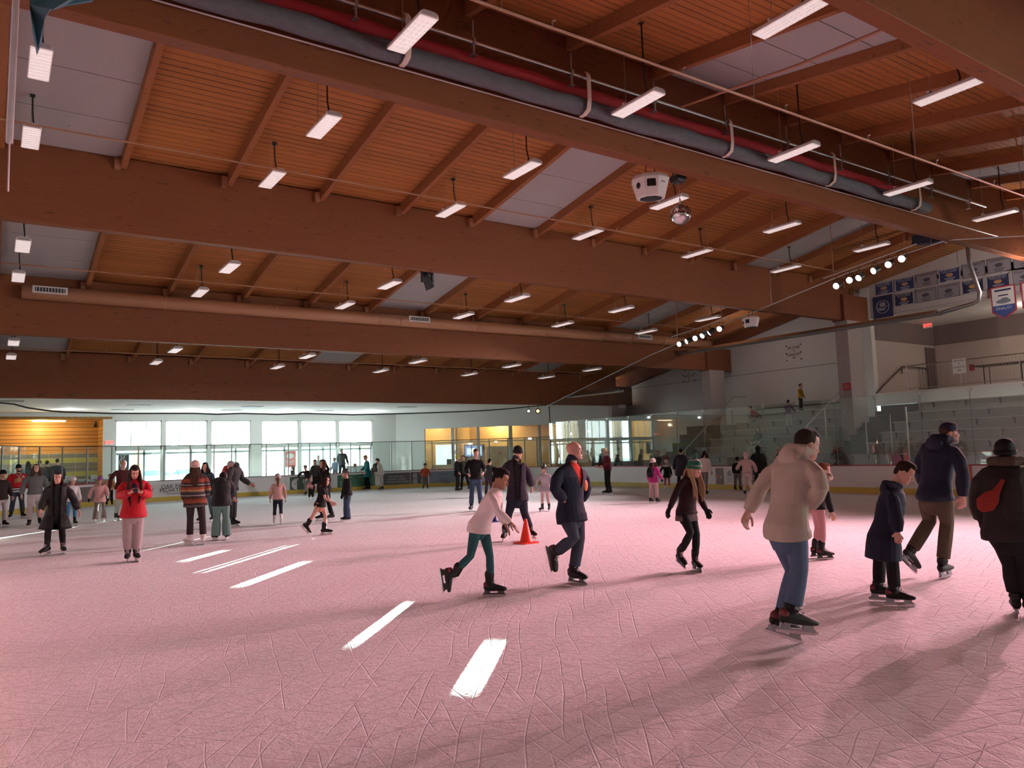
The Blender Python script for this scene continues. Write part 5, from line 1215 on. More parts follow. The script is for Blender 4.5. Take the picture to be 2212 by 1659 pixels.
f = person('bald man in open navy jacket over an orange red T-shirt, one skate lifted behind', dict(foot=(1247,1262), st=1.80, a=62, ha=76, hp=-2, q=0, sw=.122, hh=.238, hair='bald', skate=('red','b'),
    pose=dict(lean=5, ra=(-8,14,40), la=(0,12,45), rl=(22,2,85), ll=(16,2,24)), fR=(18,74), fL=(20,0), pockets=True,
    J=dict(head=(1241,974), neck=(1236,1002), sR=(1206,1017), eR=(1199,1056), wR=(1219,1083,-.13), sL=(1260,1018), eL=(1266,1056), wL=(1256,1083,-.10), hip=(1231,1106), chest=(1233,1050), hR=(1222,1110), hL=(1244,1110), kR=(1240,1162), kL=(1251,1163), aR=(1200,1194), aL=(1240,1231)),
    top=dict(m=NAVY, off=.040, hem=.075, open=(.50,.004,.105), collar=True, shirt=cloth('orange_shirt', (.62,.035,.018))), bottom=dict(m=DEND, off=.024, name='jeans')))
f2 = f; em = MB(); us, uh, hip, sh, nk, ch, wa, sw = lofts(f, None); fw = f.F
em.ball(sh.lerp(ch,1.15)+f.X*-.115+fw*.158, (.055,.018,.075), f.B, 14, 8); acc(f, em, 'chest_emblem', mat('emblem_orange', (.62,.16,.05), .7))
f = person('girl in white sweater and dark teal leggings bending to touch the orange cone', dict(foot=(1066,1290), st=1.50, a=82, ha=82, hp=26, q=0, skin=SK_D, hair='bun', hm=H_BLK, sw=.105, hh=.232, skate=('red','b'),
    pose=dict(lean=42, ra=(60,8,18), la=(50,8,25), rl=(-12,3,42), ll=(30,3,30)), fR=(0,82), fL=(4,0), curl=.25, palm=(.2,-.2,-1),
    J=dict(head=(1082,1034), neck=(1070,1058), sR=(1063,1071), eR=(1075,1106), wR=(1103,1131), sL=(1078,1068), eL=(1077,1108), wL=(1091,1133), hip=(1033,1134), chest=(1054,1094), hR=(1029,1140), hL=(1043,1140), kR=(1016,1203), kL=(1058,1203), aR=(976,1243), aL=(1060,1262)),
    top=dict(m=WHT, off=.022, hem=.055, name='sweater'), bottom=dict(m=TEALP, off=.004, name='leggings')))
f = person('girl in striped green bobble hat with long blond hair and black sweater', dict(foot=(1496,1234), st=1.55, a=52, ha=55, hp=18, q=0, hair='drape', hm=H_BLD, hl=.24, df=.05, sw=.100, hh=.222,
    hat=('pom', stripes('green_bobble_hat', [(0,(.02,.13,.07)),(1.40,(.03,.16,.09)),(1.47,(.30,.38,.33)),(1.50,(.02,.13,.07)),(1.56,(.30,.38,.33)),(1.59,(.02,.13,.07)),(1.65,(.03,.15,.09))]), cloth('green_rib', (.02,.12,.065)), cloth('green_bobble', (.05,.14,.09), .95, .02, 30)),
    pose=dict(lean=18, ra=(5,30,22), la=(12,25,30), rl=(20,2,55), ll=(22,2,30)), fR=(28,14), fL=(30,0), gloves=GLV, skate=('black','b'), hang=(0,0,0),
    J=dict(head=(1500,1012), neck=(1492,1030), sR=(1474,1036), eR=(1461,1064), wR=(1447,1097), sL=(1506,1040), eL=(1513,1078), wL=(1525,1101), hip=(1482,1104), chest=(1487,1066), hR=(1475,1108), hL=(1490,1108), kR=(1491,1151), kL=(1504,1154), aR=(1469,1197), aL=(1502,1209)),
    top=dict(m=cloth('black_maroon_sweater', (.022,.008,.010)), off=.016, hem=.03, name='sweater'), bottom=dict(m=BLK, off=.010, name='leggings')))
m = MB(); m.tube([f.J['hip']-Vector((0,0,.02)), f.J['hip']-Vector((0,0,.08)), f.J['hip']-Vector((0,0,.13))], [(.158,.126),(.170,.146),(.172,.150)], 18, f.X); acc(f, m, 'grey_shirt_hem', cloth('grey_hem', (.12,.09,.09)))
f = person('child in dark navy parka and black trousers bowing his head', dict(foot=(1922,1304), st=1.50, a=98, ha=88, hp=36, q=0, hair='short', hm=H_DKB, sw=.108, hh=.225, skate=('red','g'),
    pose=dict(lean=16, ra=(18,8,25), la=(18,8,25), rl=(10,3,16), ll=(4,3,10)), fR=(0,2), fL=(0,2), gloves=None, curl=.8,
    J=dict(head=(1955,1020), neck=(1933,1042), sR=(1926,1058), eR=(1934,1102), wR=(1938,1142), sL=(1936,1056), eL=(1924,1104), wL=(1932,1142), hip=(1909,1152), chest=(1918,1094), hR=(1915,1156), hL=(1902,1156), kR=(1927,1208), kL=(1899,1206), aR=(1932,1268), aL=(1898,1258)),
    top=dict(m=NAVY, off=.050, hem=.15, flare=.02, hood='down', name='parka'), bottom=dict(m=BLK, off=.024)))
f = person('tall man in dark navy hooded sweatshirt, cap and olive brown trousers', dict(foot=(2048,1250), st=1.88, a=128, ha=104, hp=4, q=0, sw=.125, hh=.245, hair='short', hm=H_BRN, hat=('cap', cloth('navy_cap', (.012,.013,.03)), cloth('cap_visor', (.03,.03,.05))), beard=H_GRY, skate=('black','g'),
    pose=dict(lean=10, ra=(14,14,14), la=(14,12,40), rl=(20,3,26), ll=(0,3,55)), fR=(-30,0), fL=(-20,38), curl=.6,
    J=dict(head=(2051,935), neck=(2036,956), sL=(1994,974), eL=(1988,1024), wL=(2000,1060,-.1), sR=(2066,972), eR=(2080,1028), wR=(2080,1078), hip=(2019,1072), chest=(2027,1020), hL=(2003,1078), hR=(2037,1078), kL=(2008,1131), kR=(2046,1134), aL=(1968,1197), aR=(2037,1221)),
    top=dict(m=NAVY, off=.040, hem=.03, hood='down', name='sweatshirt'), bottom=dict(m=OLIVE, off=.024)))
f = person('person in black padded coat with orange red sling bag, cut by the right edge', dict(foot=(2203,1330), st=1.66, a=176, ha=180, hp=2, q=0, fat=1.22, sw=.135, hh=.235, hair='short', hm=H_BLK, hat=('beanie', BLK), skate=('black','g'), gloves=GLV,
    pose=dict(lean=3, ra=(6,12,18), la=(6,12,18), rl=(6,5,8), ll=(4,5,8)), fR=(10,0), fL=(-8,0),
    J=dict(head=(2172,979), neck=(2174,1010), sL=(2127,1026), eL=(2114,1080), wL=(2119,1132), sR=(2219,1026), eR=(2232,1080), wR=(2228,1132), hip=(2183,1150), chest=(2176,1085), hL=(2166,1160), hR=(2202,1160), kL=(2187,1230), kR=(2212,1232), aL=(2194,1302), aR=(2222,1304)),
    top=dict(m=cloth('black_padded_coat', (.022,.016,.014), .7, .01, 5), off=.058, hem=.045, collar=True, name='coat'), bottom=dict(m=BLK, off=.034)))
p0 = pxo(f, 2128, 1090, .235); p1 = pxo(f, 2152, 1062, .235); p2 = pxo(f, 2166, 1037, .21)
m = MB(); m.tube([p0-(p1-p0)*.35, p0, p0.lerp(p1,.55), p1, p1.lerp(p2,.5), p2], [(.045,.02),(.088,.035),(.075,.032),(.035,.02),(.024,.012),(.018,.008)], 14, f.r, True); acc(f, m, 'sling_bag', cloth('orange_red_bag', (.26,.022,.014), .7))
m = MB(); nk = f.J['neck']; m.tube([nk+Vector((.13*math.cos(t/8*6.283),.13*math.sin(t/8*6.283),.02)) for t in range(9)], .05, 8); o = link('scarf', remesh(m, 'scarf', .01, 2), cloth('brown_scarf', (.075,.05,.035), .95, .015, 20), f.root)
f = person('child with fur trimmed hood and pink trousers behind the oatmeal hooded boy', dict(foot=(1779,1207), st=1.38, a=105, ha=112, hp=8, q=0, hair='short', hm=H_RED, hh=.225, skate=('red','b'),
    pose=dict(lean=4, ra=(8,14,12), la=(4,10,12), rl=(14,2,16), ll=(4,2,8)), fR=(-10,0), fL=(-10,0),
    J=dict(head=(1780,1017), neck=(1776,1034), sR=(1783,1048), eR=(1789,1078), wR=(1797,1104), kR=(1776,1138), kL=(1767,1136), aR=(1776,1185), aL=(1762,1180)),
    top=dict(m=BLK, off=.028, hem=.02, name='coat'), bottom=dict(m=cloth('dusty_pink_legging', (.52,.27,.28)), off=.014)))
m = MB(); nk = f.J['neck']
for t in range(14): m.ball(nk+Vector((.115*math.cos(t/14*6.283), .115*math.sin(t/14*6.283), .045+.02*math.sin(t*2.4))), .045, None, 8, 6)
link('fur_trim', remesh(m, 'fur_trim', .01, 1), cloth('fur', (.46,.33,.25), .95, .02, 40), f.root)

# ---------------------------------------------------------------- middle distance
f = person('man in black beanie and open dark jacket standing behind the orange cone', dict(foot=(1118,1168), st=1.78, a=2, ha=18, hp=22, q=0, sw=.125, hair='short', hm=H_BRN, hat=('beanie', BLK), skate=('black','w'),
    pose=dict(lean=3, ra=(-22,14,-8), la=(-22,14,-8), rl=(8,12,10), ll=(8,12,10)), fR=(12,0), fL=(-25,0), beard=H_STB,
    J=dict(head=(1119,978), neck=(1115,998), sR=(1091,1004), sL=(1134,1004), eR=(1086,1032), eL=(1143,1032), hip=(1117,1072), chest=(1114,1035), hR=(1108,1076), hL=(1127,1076), kR=(1099,1112), kL=(1133,1110), aR=(1090,1151), aL=(1146,1146)),
    top=dict(m=cloth('plum_navy_jacket', (.026,.020,.032)), off=.042, hem=.05, open=(-.2,.05,.085), shirt=BLK, collar=True), bottom=dict(m=NAVY, off=.022)))
f = person('man in black jumper and blue jeans with clasped hands, behind the girl in white', dict(foot=(1029,1104), st=1.76, a=-14, ha=-14, hp=22, q=1, hair='short', hm=H_BRN, sw=.122, skate=('black','w'), pose=dict(lean=3, ra=(24,10,62), la=(4,14,70), rl=(6,4,8), ll=(4,4,8)),
    J=dict(head=(1028,978), wR=(1011,1024,.12)), top=dict(m=BLK, off=.030, hem=.03, name='jumper'), bottom=dict(m=DENM, off=.020, name='jeans')))
f = person('woman in long open black puffer coat with long dark hair, gliding forward', dict(foot=(119,1198), st=1.62, a=4, ha=6, hp=2, q=0, hair='long', hm=H_DKB, hl=.20, sw=.110, skate=('black','w'), curl=.5,
    pose=dict(lean=8, ra=(10,28,20), la=(6,38,16), rl=(14,10,16), ll=(8,8,14)), fR=(38,4), fL=(-4,0),
    J=dict(head=(124,1032), neck=(123,1050), sR=(104,1055), eR=(94,1083), wR=(88,1104), sL=(144,1053), eL=(159,1081), wL=(169,1104), hip=(120,1112), chest=(122,1080), hR=(111,1116), hL=(130,1116), kR=(104,1149), kL=(134,1149), aR=(101,1183), aL=(136,1181)),
    top=dict(m=BLKP, off=.046, hem=.17, flare=.10, open=(-.6,.06,.085), shirt=BLK, name='coat'), bottom=dict(m=BLK, off=.012)))
f = person('woman in red anorak and pale sweatpants looking down at her phone', dict(foot=(286,1213), st=1.66, a=2, ha=6, hp=34, q=0, hair='drape', hm=H_DKB, hl=.30, df=.075, lw=1.55, sw=.112, skate=('black','w'), curl=.75, fat=1.04,
    pose=dict(lean=3, ra=(20,16,75), la=(20,16,75), rl=(3,2,6), ll=(3,2,6)), fR=(6,0), fL=(-8,0), hdR=(.5,.12,.1), hdL=(-.5,.12,.1), palm=(.1,.35,1),
    J=dict(head=(291,1019,.07), neck=(290,1040), sR=(266,1046), eR=(259,1074), wR=(279,1068,.20), sL=(316,1044), eL=(320,1072), wL=(305,1067,.20), hip=(288,1108), chest=(289,1076), hR=(279,1112), hL=(297,1112), kR=(276,1148), kL=(298,1148), aR=(276,1196), aL=(294,1195)),
    top=dict(m=REDJ, off=.048, hem=.055, name='anorak'), bottom=dict(m=cloth('mauve_grey_sweatpants', (.36,.29,.29)), off=.040)))
wr = (f.J['wR']+f.J['wL'])/2; MB().box(wr+Vector((0,0,.035))-f.n*.10, (.078,.014,.15), (f.B @ Matrix.Rotation(R(-62),3,'X'))).build('phone', mat('phone_black', (.02,.02,.025), .2), f.root)
m = MB(); m.tube([f.J['neck']+f.F*.085-f.U*.05, f.J['neck']+f.F*.140-f.U*.12, f.J['neck']+f.F*.155-f.U*.20], [(.045,.02),(.045,.02),(.03,.014)], 10, f.X, True); acc(f, m, 'scarf', SCARF)
f = person('woman seen from behind in brown and orange striped coat and cream knitted hat', dict(foot=(421,1178), st=1.68, a=180, ha=175, hp=0, q=0, hair='long', hm=H_BRN, hl=.20, sw=.112, hat=('beanie', cloth('cream_pink_knit', (.62,.45,.38), .95, .01, 26)), skate=('white','w'), gloves=cloth('maroon_glove', (.05,.015,.016)),
    pose=dict(lean=2, ra=(10,10,50), la=(2,9,10), rl=(3,4,6), ll=(3,4,6)), fR=(0,0), fL=(-32,0),
    J=dict(head=(422,1008), neck=(423,1022), sL=(403,1030), eL=(398,1056), wL=(398,1082), sR=(441,1029), eR=(447,1054), wR=(449,1068,-.1), hip=(425,1090), chest=(424,1056), kL=(411,1122), kR=(437,1122), aL=(410,1163), aR=(439,1162)),
    top=dict(m=stripes('serape_coat', [(0,(.03,.014,.012)),(.82,(.10,.09,.09)),(.86,(.02,.015,.015)),(.90,(.20,.05,.02)),(.98,(.09,.025,.015)),(1.02,(.02,.02,.02)),(1.05,(.28,.27,.26)),(1.07,(.035,.035,.04)),(1.14,(.30,.16,.08)),(1.19,(.22,.05,.02)),(1.24,(.02,.02,.02)),(1.27,(.26,.25,.25)),(1.29,(.03,.02,.02)),(1.33,(.20,.045,.02)),(1.41,(.035,.015,.012)),(1.50,(.03,.013,.011))]), off=.045, hem=.11, flare=.03, collar=True, name='coat'), bottom=dict(m=cloth('dark_plum_trouser', (.030,.018,.020)), off=.018)))
f = person('person in black puffer coat and seafoam trousers seen from behind with dark hat', dict(foot=(478,1167), st=1.50, a=178, ha=176, hp=12, q=1, fat=1.12, hair='short', hm=H_BLK, hat=('band', cloth('pale_headband', (.55,.48,.44))), skate=('black','w'),
    pose=dict(lean=4, ra=(25,10,60), la=(28,14,50), rl=(3,3,5), ll=(3,3,5)), fL=(-25,0), fR=(10,0), J=dict(head=(482,1031)),
    top=dict(m=BLKP, off=.060, hem=.07, hood='down', name='coat'), bottom=dict(m=SEAF, off=.030, flare=.045, over=True)))
f = person('grey haired man in dark jacket bending towards the seafoam trousers', dict(foot=(500,1138), st=1.80, a=62, ha=64, hp=24, q=1, hair='short', hm=H_GRY, sw=.122, skate=('black','w'), pose=dict(lean=14, ra=(5,12,10), la=(25,10,45), rl=(6,3,8), ll=(4,3,8)), fL=(20,0), fR=(20,0),
    J=dict(head=(499,1006), wR=(506,1074)), top=dict(m=DGREY, off=.040, hem=.05, collar=True), bottom=dict(m=cloth('charcoal_trouser', (.035,.032,.035)), off=.02)))
m = MB(); m.tube([f.J['chest']-f.F*.19+Vector((0,0,.18)), f.J['chest']-f.F*.24, f.J['chest']-f.F*.20-Vector((0,0,.17))], [(.13,.07),(.15,.10),(.14,.08)], 12, f.X, True); acc(f, m, 'pink_backpack', cloth('coral_pack', (.55,.12,.12)))
f = person('dark haired person in navy jacket facing the striped coat', dict(foot=(446,1128), st=1.62, a=-20, ha=-25, hp=8, q=1, hair='long', hm=H_BLK, hl=.12, skate=('black','w'), pose=dict(lean=3, ra=(20,8,60), la=(10,10,30), rl=(8,5,10), ll=(-4,6,10)),
    top=dict(m=cloth('slate_navy_jacket', (.03,.045,.06)), off=.036, hem=.06), bottom=dict(m=cloth('teal_denim', (.06,.10,.11)), off=.02)))
f = person('girl in black T-shirt and tan shorts skating to the right', dict(foot=(702,1156), st=1.42, a=84, ha=80, hp=14, q=0, hair='long', hm=H_DKB, hl=.16, sw=.098, hh=.215, skate=('black','w'), curl=1.0,
    pose=dict(lean=26, ra=(10,10,70), la=(40,8,60), rl=(-14,3,28), ll=(28,3,30)), fR=(4,48), fL=(4,0),
    J=dict(head=(703,1038), neck=(699,1050), sR=(698,1056), eR=(702,1076), wR=(718,1085), sL=(703,1056), eL=(708,1074), wL=(715,1084), hip=(691,1086), chest=(696,1068), hR=(689,1090), hL=(694,1090), kR=(677,1112), kL=(703,1113), aR=(664,1133), aL=(701,1141)),
    top=dict(m=BLK, off=.020, hem=.04, sleeve=.62, name='tee_shirt'), bottom=dict(m=cloth('tan_shorts', (.50,.24,.17)), off=.014, len=.34, name='shorts')))
f = person('girl with glasses and long brown hair in a black top behind the girl in shorts', dict(foot=(706,1124), st=1.60, a=-62, ha=-66, hp=8, q=1, hair='long', hm=H_BRN, hl=.16, glasses=True, skate=('black','w'), pose=dict(lean=4, ra=(20,8,50), la=(0,10,20), rl=(10,3,12), ll=(-4,3,10)),
    top=dict(m=BLK, off=.026, hem=.06), bottom=dict(m=BLK, off=.016)))
f = person('small child in grey helmet and dusty pink top with a long brown ponytail', dict(foot=(600,1135), h=105, a=180, ha=184, hp=0, q=1, hair='pony', hm=H_RED, hl=.22, hat=('helmet', mat('grey_helmet', (.50,.48,.50), .35)), skate=('white','w'), pose=dict(lean=3, ra=(4,12,12), la=(4,12,12), rl=(-6,2,26), ll=(4,3,8)), fR=(0,35),
    top=dict(m=cloth('dusty_rose_top', (.55,.34,.31)), off=.020, hem=.04), bottom=dict(m=NAVY, off=.012)))
f = person('child in black helmet, dark jacket and flared jeans facing left', dict(foot=(750,1126), h=109, a=-66, ha=-70, hp=4, q=1, hair='short', hm=H_BRN, hat=('helmet', mat('black_helmet', (.02,.018,.02), .3), HOLD_W), gloves=GLV, skate=('black','w'), pose=dict(lean=3, ra=(4,8,14), la=(10,12,10), rl=(4,3,8), ll=(8,3,10)),
    top=dict(m=BLK, off=.030, hem=.04), bottom=dict(m=DENM, off=.022, flare=.03, over=True)))
f = person('man in red hockey jersey and black beanie', dict(foot=(36,1120), h=114, a=12, ha=14, hp=4, q=1, hair='short', hm=H_BRN, hat=('beanie', BLK), beard=H_DKB, sw=.128, fat=1.08, skate=('black','w'), gloves=cloth('red_glove', (.35,.02,.02)), pose=dict(lean=3, ra=(6,14,22), la=(6,12,30), rl=(4,6,8), ll=(4,6,8)), fR=(25,0), fL=(-15,0),
    top=dict(m=stripes('red_jersey', [(0,(.02,.02,.02)),(.92,(.75,.75,.75)),(.97,(.02,.02,.02)),(1.01,(.75,.75,.75)),(1.05,(.02,.02,.02)),(1.08,(.52,.015,.022)),(1.9,(.52,.015,.022))]), off=.048, hem=.055, name='jersey'), bottom=dict(m=DEND, off=.024, name='jeans')))
c = f.J['chest']+f.F*.185; m = MB(); m.ball(c, (.085,.018,.095), f.B, 14, 8)
for k in range(3): m.tube([c+f.X*.06+f.U*(.02-.035*k), c+f.X*.125+f.U*(.0-.055*k)-f.F*.012], [.03,.018], 6, None, True)
acc(f, m, 'chest_emblem', mat('emblem_ochre', (.40,.24,.10), .7))
text('letter_patch', 'A', .11, WTXT, f.J['neck']+f.F*.150+f.X*-.13-f.U*.10, -f.X, f.U, f.root, bold=.006)
m = MB(); m.tube([f.J['neck']+f.X*.08+f.F*.09, f.J['neck']+f.F*.155-f.U*.09, f.J['neck']-f.X*.08+f.F*.09], .014, 6); acc(f, m, 'white_neck_stripe', WTXT)
f = person('woman with brown curls in grey pullover and pale sweatpants', dict(foot=(74,1138), h=134, a=4, ha=6, hp=0, q=1, hair='curly', hm=H_BRN, hl=.10, skate=('black','w'), pose=dict(lean=4, ra=(4,22,14), la=(-6,16,20), rl=(16,4,10), ll=(-12,4,24)), fL=(0,20), fR=(12,0),
    top=dict(m=GREYK, off=.040, hem=.02, collar=True, name='pullover'), bottom=dict(m=LGREY, off=.036)))
f = person('skater in dark brown jacket cut off by the left edge of the photo', dict(foot=(0,1139), h=120, a=30, ha=30, hp=5, q=1, hair='short', hm=H_DKB, hat=('beanie', BLK), skate=('black','w'), pose=dict(lean=3), top=dict(m=cloth('dark_brown_jacket', (.035,.022,.02)), off=.036, hem=.06), bottom=dict(m=LGREY, off=.022)))
f = person('child in white helmet, white jacket and blue leggings behind the long black coat', dict(foot=(153,1135), h=102, a=20, ha=20, hp=10, q=1, hair='short', hm=H_BRN, hat=('helmet', mat('white_helmet', (.62,.60,.58), .35)), skate=('black','w'), pose=dict(lean=6), top=dict(m=cloth('white_jacket', (.74,.68,.70)), off=.03, hem=.05), bottom=dict(m=BLUEJ, off=.012)))
f = person('little girl in pink coat and striped woolly hat', dict(foot=(215,1128), h=96, a=-4, ha=4, hp=14, q=1, hair='long', hm=H_BLD, hl=.08, gloves=GLV, hat=('beanie', stripes('rainbow_hat', [(0,(.3,.1,.3)),(1.0,(.10,.10,.30)),(1.04,(.40,.12,.22)),(1.08,(.14,.10,.32)),(1.12,(.42,.16,.24)),(1.16,(.12,.12,.3)),(1.2,(.3,.1,.28))])), skate=('white','w'), pose=dict(lean=4, ra=(6,28,10), la=(16,14,40), rl=(8,4,10), ll=(-4,4,10)),
    top=dict(m=PINKC, off=.036, hem=.10, flare=.03, collar=True, name='coat'), bottom=dict(m=cloth('grey_brown_flare', (.20,.16,.145)), off=.016, flare=.045, over=True)))
f = person('child in orange vest by the boards, behind the pink coat', dict(foot=(236,1092), h=66, a=10, ha=14, q=2, hair='short', hm=H_BRN, skate=('black','w'), top=dict(m=cloth('orange_cream_vest', (.55,.30,.16)), off=.03, hem=.05), bottom=dict(m=BLK, off=.016)))
f = person('bald man in wine red jumper behind the red anorak', dict(foot=(261,1123), h=127, a=26, ha=24, hp=14, q=1, hair='bald', sw=.12, gloves=GLV, skate=('black','w'), pose=dict(lean=6, ra=(6,30,16), la=(10,10,40)), top=dict(m=WINE, off=.026, hem=.03, name='jumper'), bottom=dict(m=cloth('sage_trouser', (.26,.28,.26)), off=.02)))
f = person('small child in white frilled dress, black helmet and pink tights', dict(foot=(1179,1104), h=96, a=-16, ha=-26, hp=10, q=1, hair='short', hm=H_BRN, hat=('helmet', mat('black_helmet', (.02,.018,.02), .3), HOLD_W), skate=('black','w'), pose=dict(lean=3, ra=(6,24,8), la=(4,14,10), rl=(4,4,8), ll=(4,4,8)), fR=(20,0), fL=(-10,0),
    top=dict(m=cloth('pale_frilled_dress', (.50,.46,.50), .9, .02, 22), off=.028, hem=.12, flare=.10, name='dress'), bottom=dict(m=cloth('pink_tights', (.66,.42,.42)), off=.012)))
f = person('young child in red hat and jacket behind the bending girl in white', dict(foot=(1112,1100), st=1.2, a=160, ha=160, q=2, hair='short', hat=('beanie', cloth('red_hat', (.42,.015,.03))), skate=('black','w'), pose=dict(lean=4), top=dict(m=cloth('crimson_jacket', (.42,.012,.03)), off=.032, hem=.03), bottom=dict(m=WHT, off=.02)))
f = person('skater in maroon jacket and cream beanie facing left', dict(foot=(1315,1068), h=98, a=-66, ha=-72, hp=2, q=1, hair='pony', hm=H_BLD, hl=.08, hat=('beanie', cloth('cream_beanie', (.66,.55,.33))), skate=('black','w'), pose=dict(lean=4, ra=(10,8,70), la=(14,8,60), rl=(4,2,8), ll=(2,2,8)), top=dict(m=MAROON, off=.032, hem=.01), bottom=dict(m=BLK, off=.014)))
f = person('child in magenta jacket, white hat and flowered trousers', dict(foot=(1413,1087), h=93, a=150, ha=140, hp=2, q=1, hair='long', hm=H_DKB, hl=.06, hat=('beanie', cloth('white_wool_hat', (.74,.64,.60))), gloves=GLV, skate=('black','w'), pose=dict(lean=3, ra=(10,14,30), la=(6,12,20)), top=dict(m=MAG, off=.04, hem=.07), bottom=dict(m=cloth('flowered_trouser', (.52,.34,.36), .9, .01, 34, .6), off=.03)))
m = MB(); m.tube([f.J['chest']-f.F*.16+Vector((0,0,.12)), f.J['chest']-f.F*.20, f.J['chest']-f.F*.16-Vector((0,0,.12))], [(.09,.05),(.11,.07),(.10,.06)], 10, f.X, True); acc(f, m, 'black_backpack', BLK)
f = person('child in short black coat with pale collar and pink hat near the boards', dict(foot=(1442,1061), h=65, a=172, ha=176, q=1, hair='short', hm=H_BLD, hat=('beanie', cloth('pink_white_hat', (.70,.45,.44))), skate=('white','w'), pose=dict(lean=2, la=(4,34,4)), top=dict(m=BLK, off=.032, hem=.10, flare=.05, name='coat'), bottom=dict(m=cloth('rose_tights', (.38,.10,.13)), off=.010)))
m = MB(); m.tube([f.J['neck']+Vector((.10*math.cos(t/8*6.283),.10*math.sin(t/8*6.283),.0)) for t in range(9)], .045, 8); acc(f, m, 'pale_collar', cloth('pale_fur', (.62,.52,.50), .95, .02, 30))
f = person('adult in long dark navy padded coat seen from behind near the boards', dict(foot=(1474,1064), h=93, a=172, ha=170, hp=14, q=1, fat=1.12, hair='short', hm=H_BLK, skate=('black','w'), pose=dict(lean=6, la=(6,16,6), ra=(12,12,30)), top=dict(m=cloth('midnight_padded_coat', (.016,.013,.026), .6, .014, 6), off=.055, hem=.16, flare=.03, hood='down', name='coat'), bottom=dict(m=NAVY, off=.02)))
f = person('skater in white top and chequered leggings behind the green bobble hat', dict(foot=(1522,1069), h=94, a=150, ha=120, q=1, hair='long', hm=H_BLK, hl=.06, hat=('band', cloth('slate_headband', (.16,.19,.22))), skate=('black','b'), pose=dict(lean=12, rl=(-8,3,14), ll=(14,3,18)), top=dict(m=WHT, off=.026, hem=.02), bottom=dict(m=cloth('chequered_legging', (.20,.17,.18), .9, .0, 30, .95), off=.012)))
f = person('skater in fluffy pale pink jacket and white trousers pushing off near the boards', dict(foot=(1617,1072), h=94, a=182, ha=182, hp=14, q=1, hair='short', hm=H_BLD, gloves=GLV, skate=('black','w'), pose=dict(lean=16, ra=(18,26,20), la=(22,30,60), rl=(-4,3,34), ll=(10,3,10)), fR=(0,40), top=dict(m=PINKF, off=.05, hem=.02, hood='up'), bottom=dict(m=cloth('pink_white_trouser', (.70,.56,.55)), off=.022)))
f = person('skater in black top and grey trousers at the boards beside the pink jacket', dict(foot=(1594,1059), h=70, a=160, ha=160, q=1, hair='short', hm=H_BLK, skate=('black','b'), pose=dict(lean=10), top=dict(m=BLK, off=.03, hem=.03), bottom=dict(m=cloth('heather_trouser', (.20,.17,.175)), off=.026)))
f = person('skater in long black hooded coat right of the pink jacket', dict(foot=(1642,1062), h=97, a=176, ha=176, q=1, fat=1.05, hair='short', hm=H_BLK, skate=('black','b'), pose=dict(lean=2), top=dict(m=BLK, off=.05, hem=.14, hood='up', name='coat'), bottom=dict(m=NAVY, off=.022)))
f = person('skater in black with long black hair standing at the far boards', dict(foot=(632,1064), h=57, a=92, ha=92, q=2, hair='long', hm=H_BLK, hl=.18, skate=('black','w'), pose=dict(lean=2, ra=(14,8,40)), top=dict(m=BLK, off=.026, hem=.05), bottom=dict(m=BLK, off=.014)))
f = person('adult in grey cat eared hat bending over a small child, one arm stretched left', dict(foot=(666,1070), h=66, a=-36, ha=-20, hp=14, q=1, hair='short', hm=H_BRN, hat=('earcap', cloth('grey_cat_hat', (.20,.20,.20))), skate=('black','w'), pose=dict(lean=26, ra=(24,64,10), la=(40,10,40), rl=(14,6,26), ll=(14,6,26)), top=dict(m=cloth('dark_red_black_top', (.03,.012,.012)), off=.034, hem=.03), bottom=dict(m=cloth('steel_denim', (.20,.23,.26)), off=.022)))
f = person('toddler in pink top and black skirt in front of the cat eared hat', dict(foot=(672,1081), h=47, a=4, ha=4, q=2, hair='short', hm=H_BLD, skate=('white','w'), pose=dict(lean=2, ra=(6,28,10), la=(6,28,10)), top=dict(m=cloth('rose_top', (.55,.22,.26)), off=.026, hem=.03), bottom=dict(m=BLK, off=.05, len=.75)))
f = person('dark haired skater leaning on the far boards behind the cat eared hat', dict(foot=(683,1066), h=72, a=-20, ha=-30, hp=10, q=2, hair='short', hm=H_BLK, skate=('black','w'), pose=dict(lean=8), top=dict(m=DGREY, off=.036, hem=.05), bottom=dict(m=BLK, off=.02)))
f = person('child in pale blue jacket and black leggings near the green advert', dict(foot=(764,1058), h=55, a=110, ha=100, q=2, hair='short', hm=H_RED, hat=('beanie', cloth('dusty_hat', (.32,.16,.16))), skate=('black','w'), pose=dict(lean=4, rl=(-12,3,16), ll=(16,3,10)), top=dict(m=cloth('ice_blue_jacket', (.40,.46,.47)), off=.04, hem=.10), bottom=dict(m=BLK, off=.012)))
f = person('woman in teal coat with a brown shoulder bag at the far boards', dict(foot=(795,1059), h=74, a=-78, ha=-78, hp=8, q=2, hair='short', hm=H_BRN, skate=('black','w'), hat=('beanie', cloth('tan_hat', (.40,.22,.15))), pose=dict(lean=6, ra=(16,8,40)), top=dict(m=TEALC, off=.036, hem=.17, flare=.03, name='coat'), bottom=dict(m=BLK, off=.03, flare=.03)))
m = MB(); m.tube([f.J['hip']-f.F*.26+Vector((0,0,.12)), f.J['hip']-f.F*.28-Vector((0,0,.12))], [(.08,.05),(.11,.06)], 10, f.X, True); acc(f, m, 'shoulder_bag', cloth('brown_bag', (.14,.06,.03)))
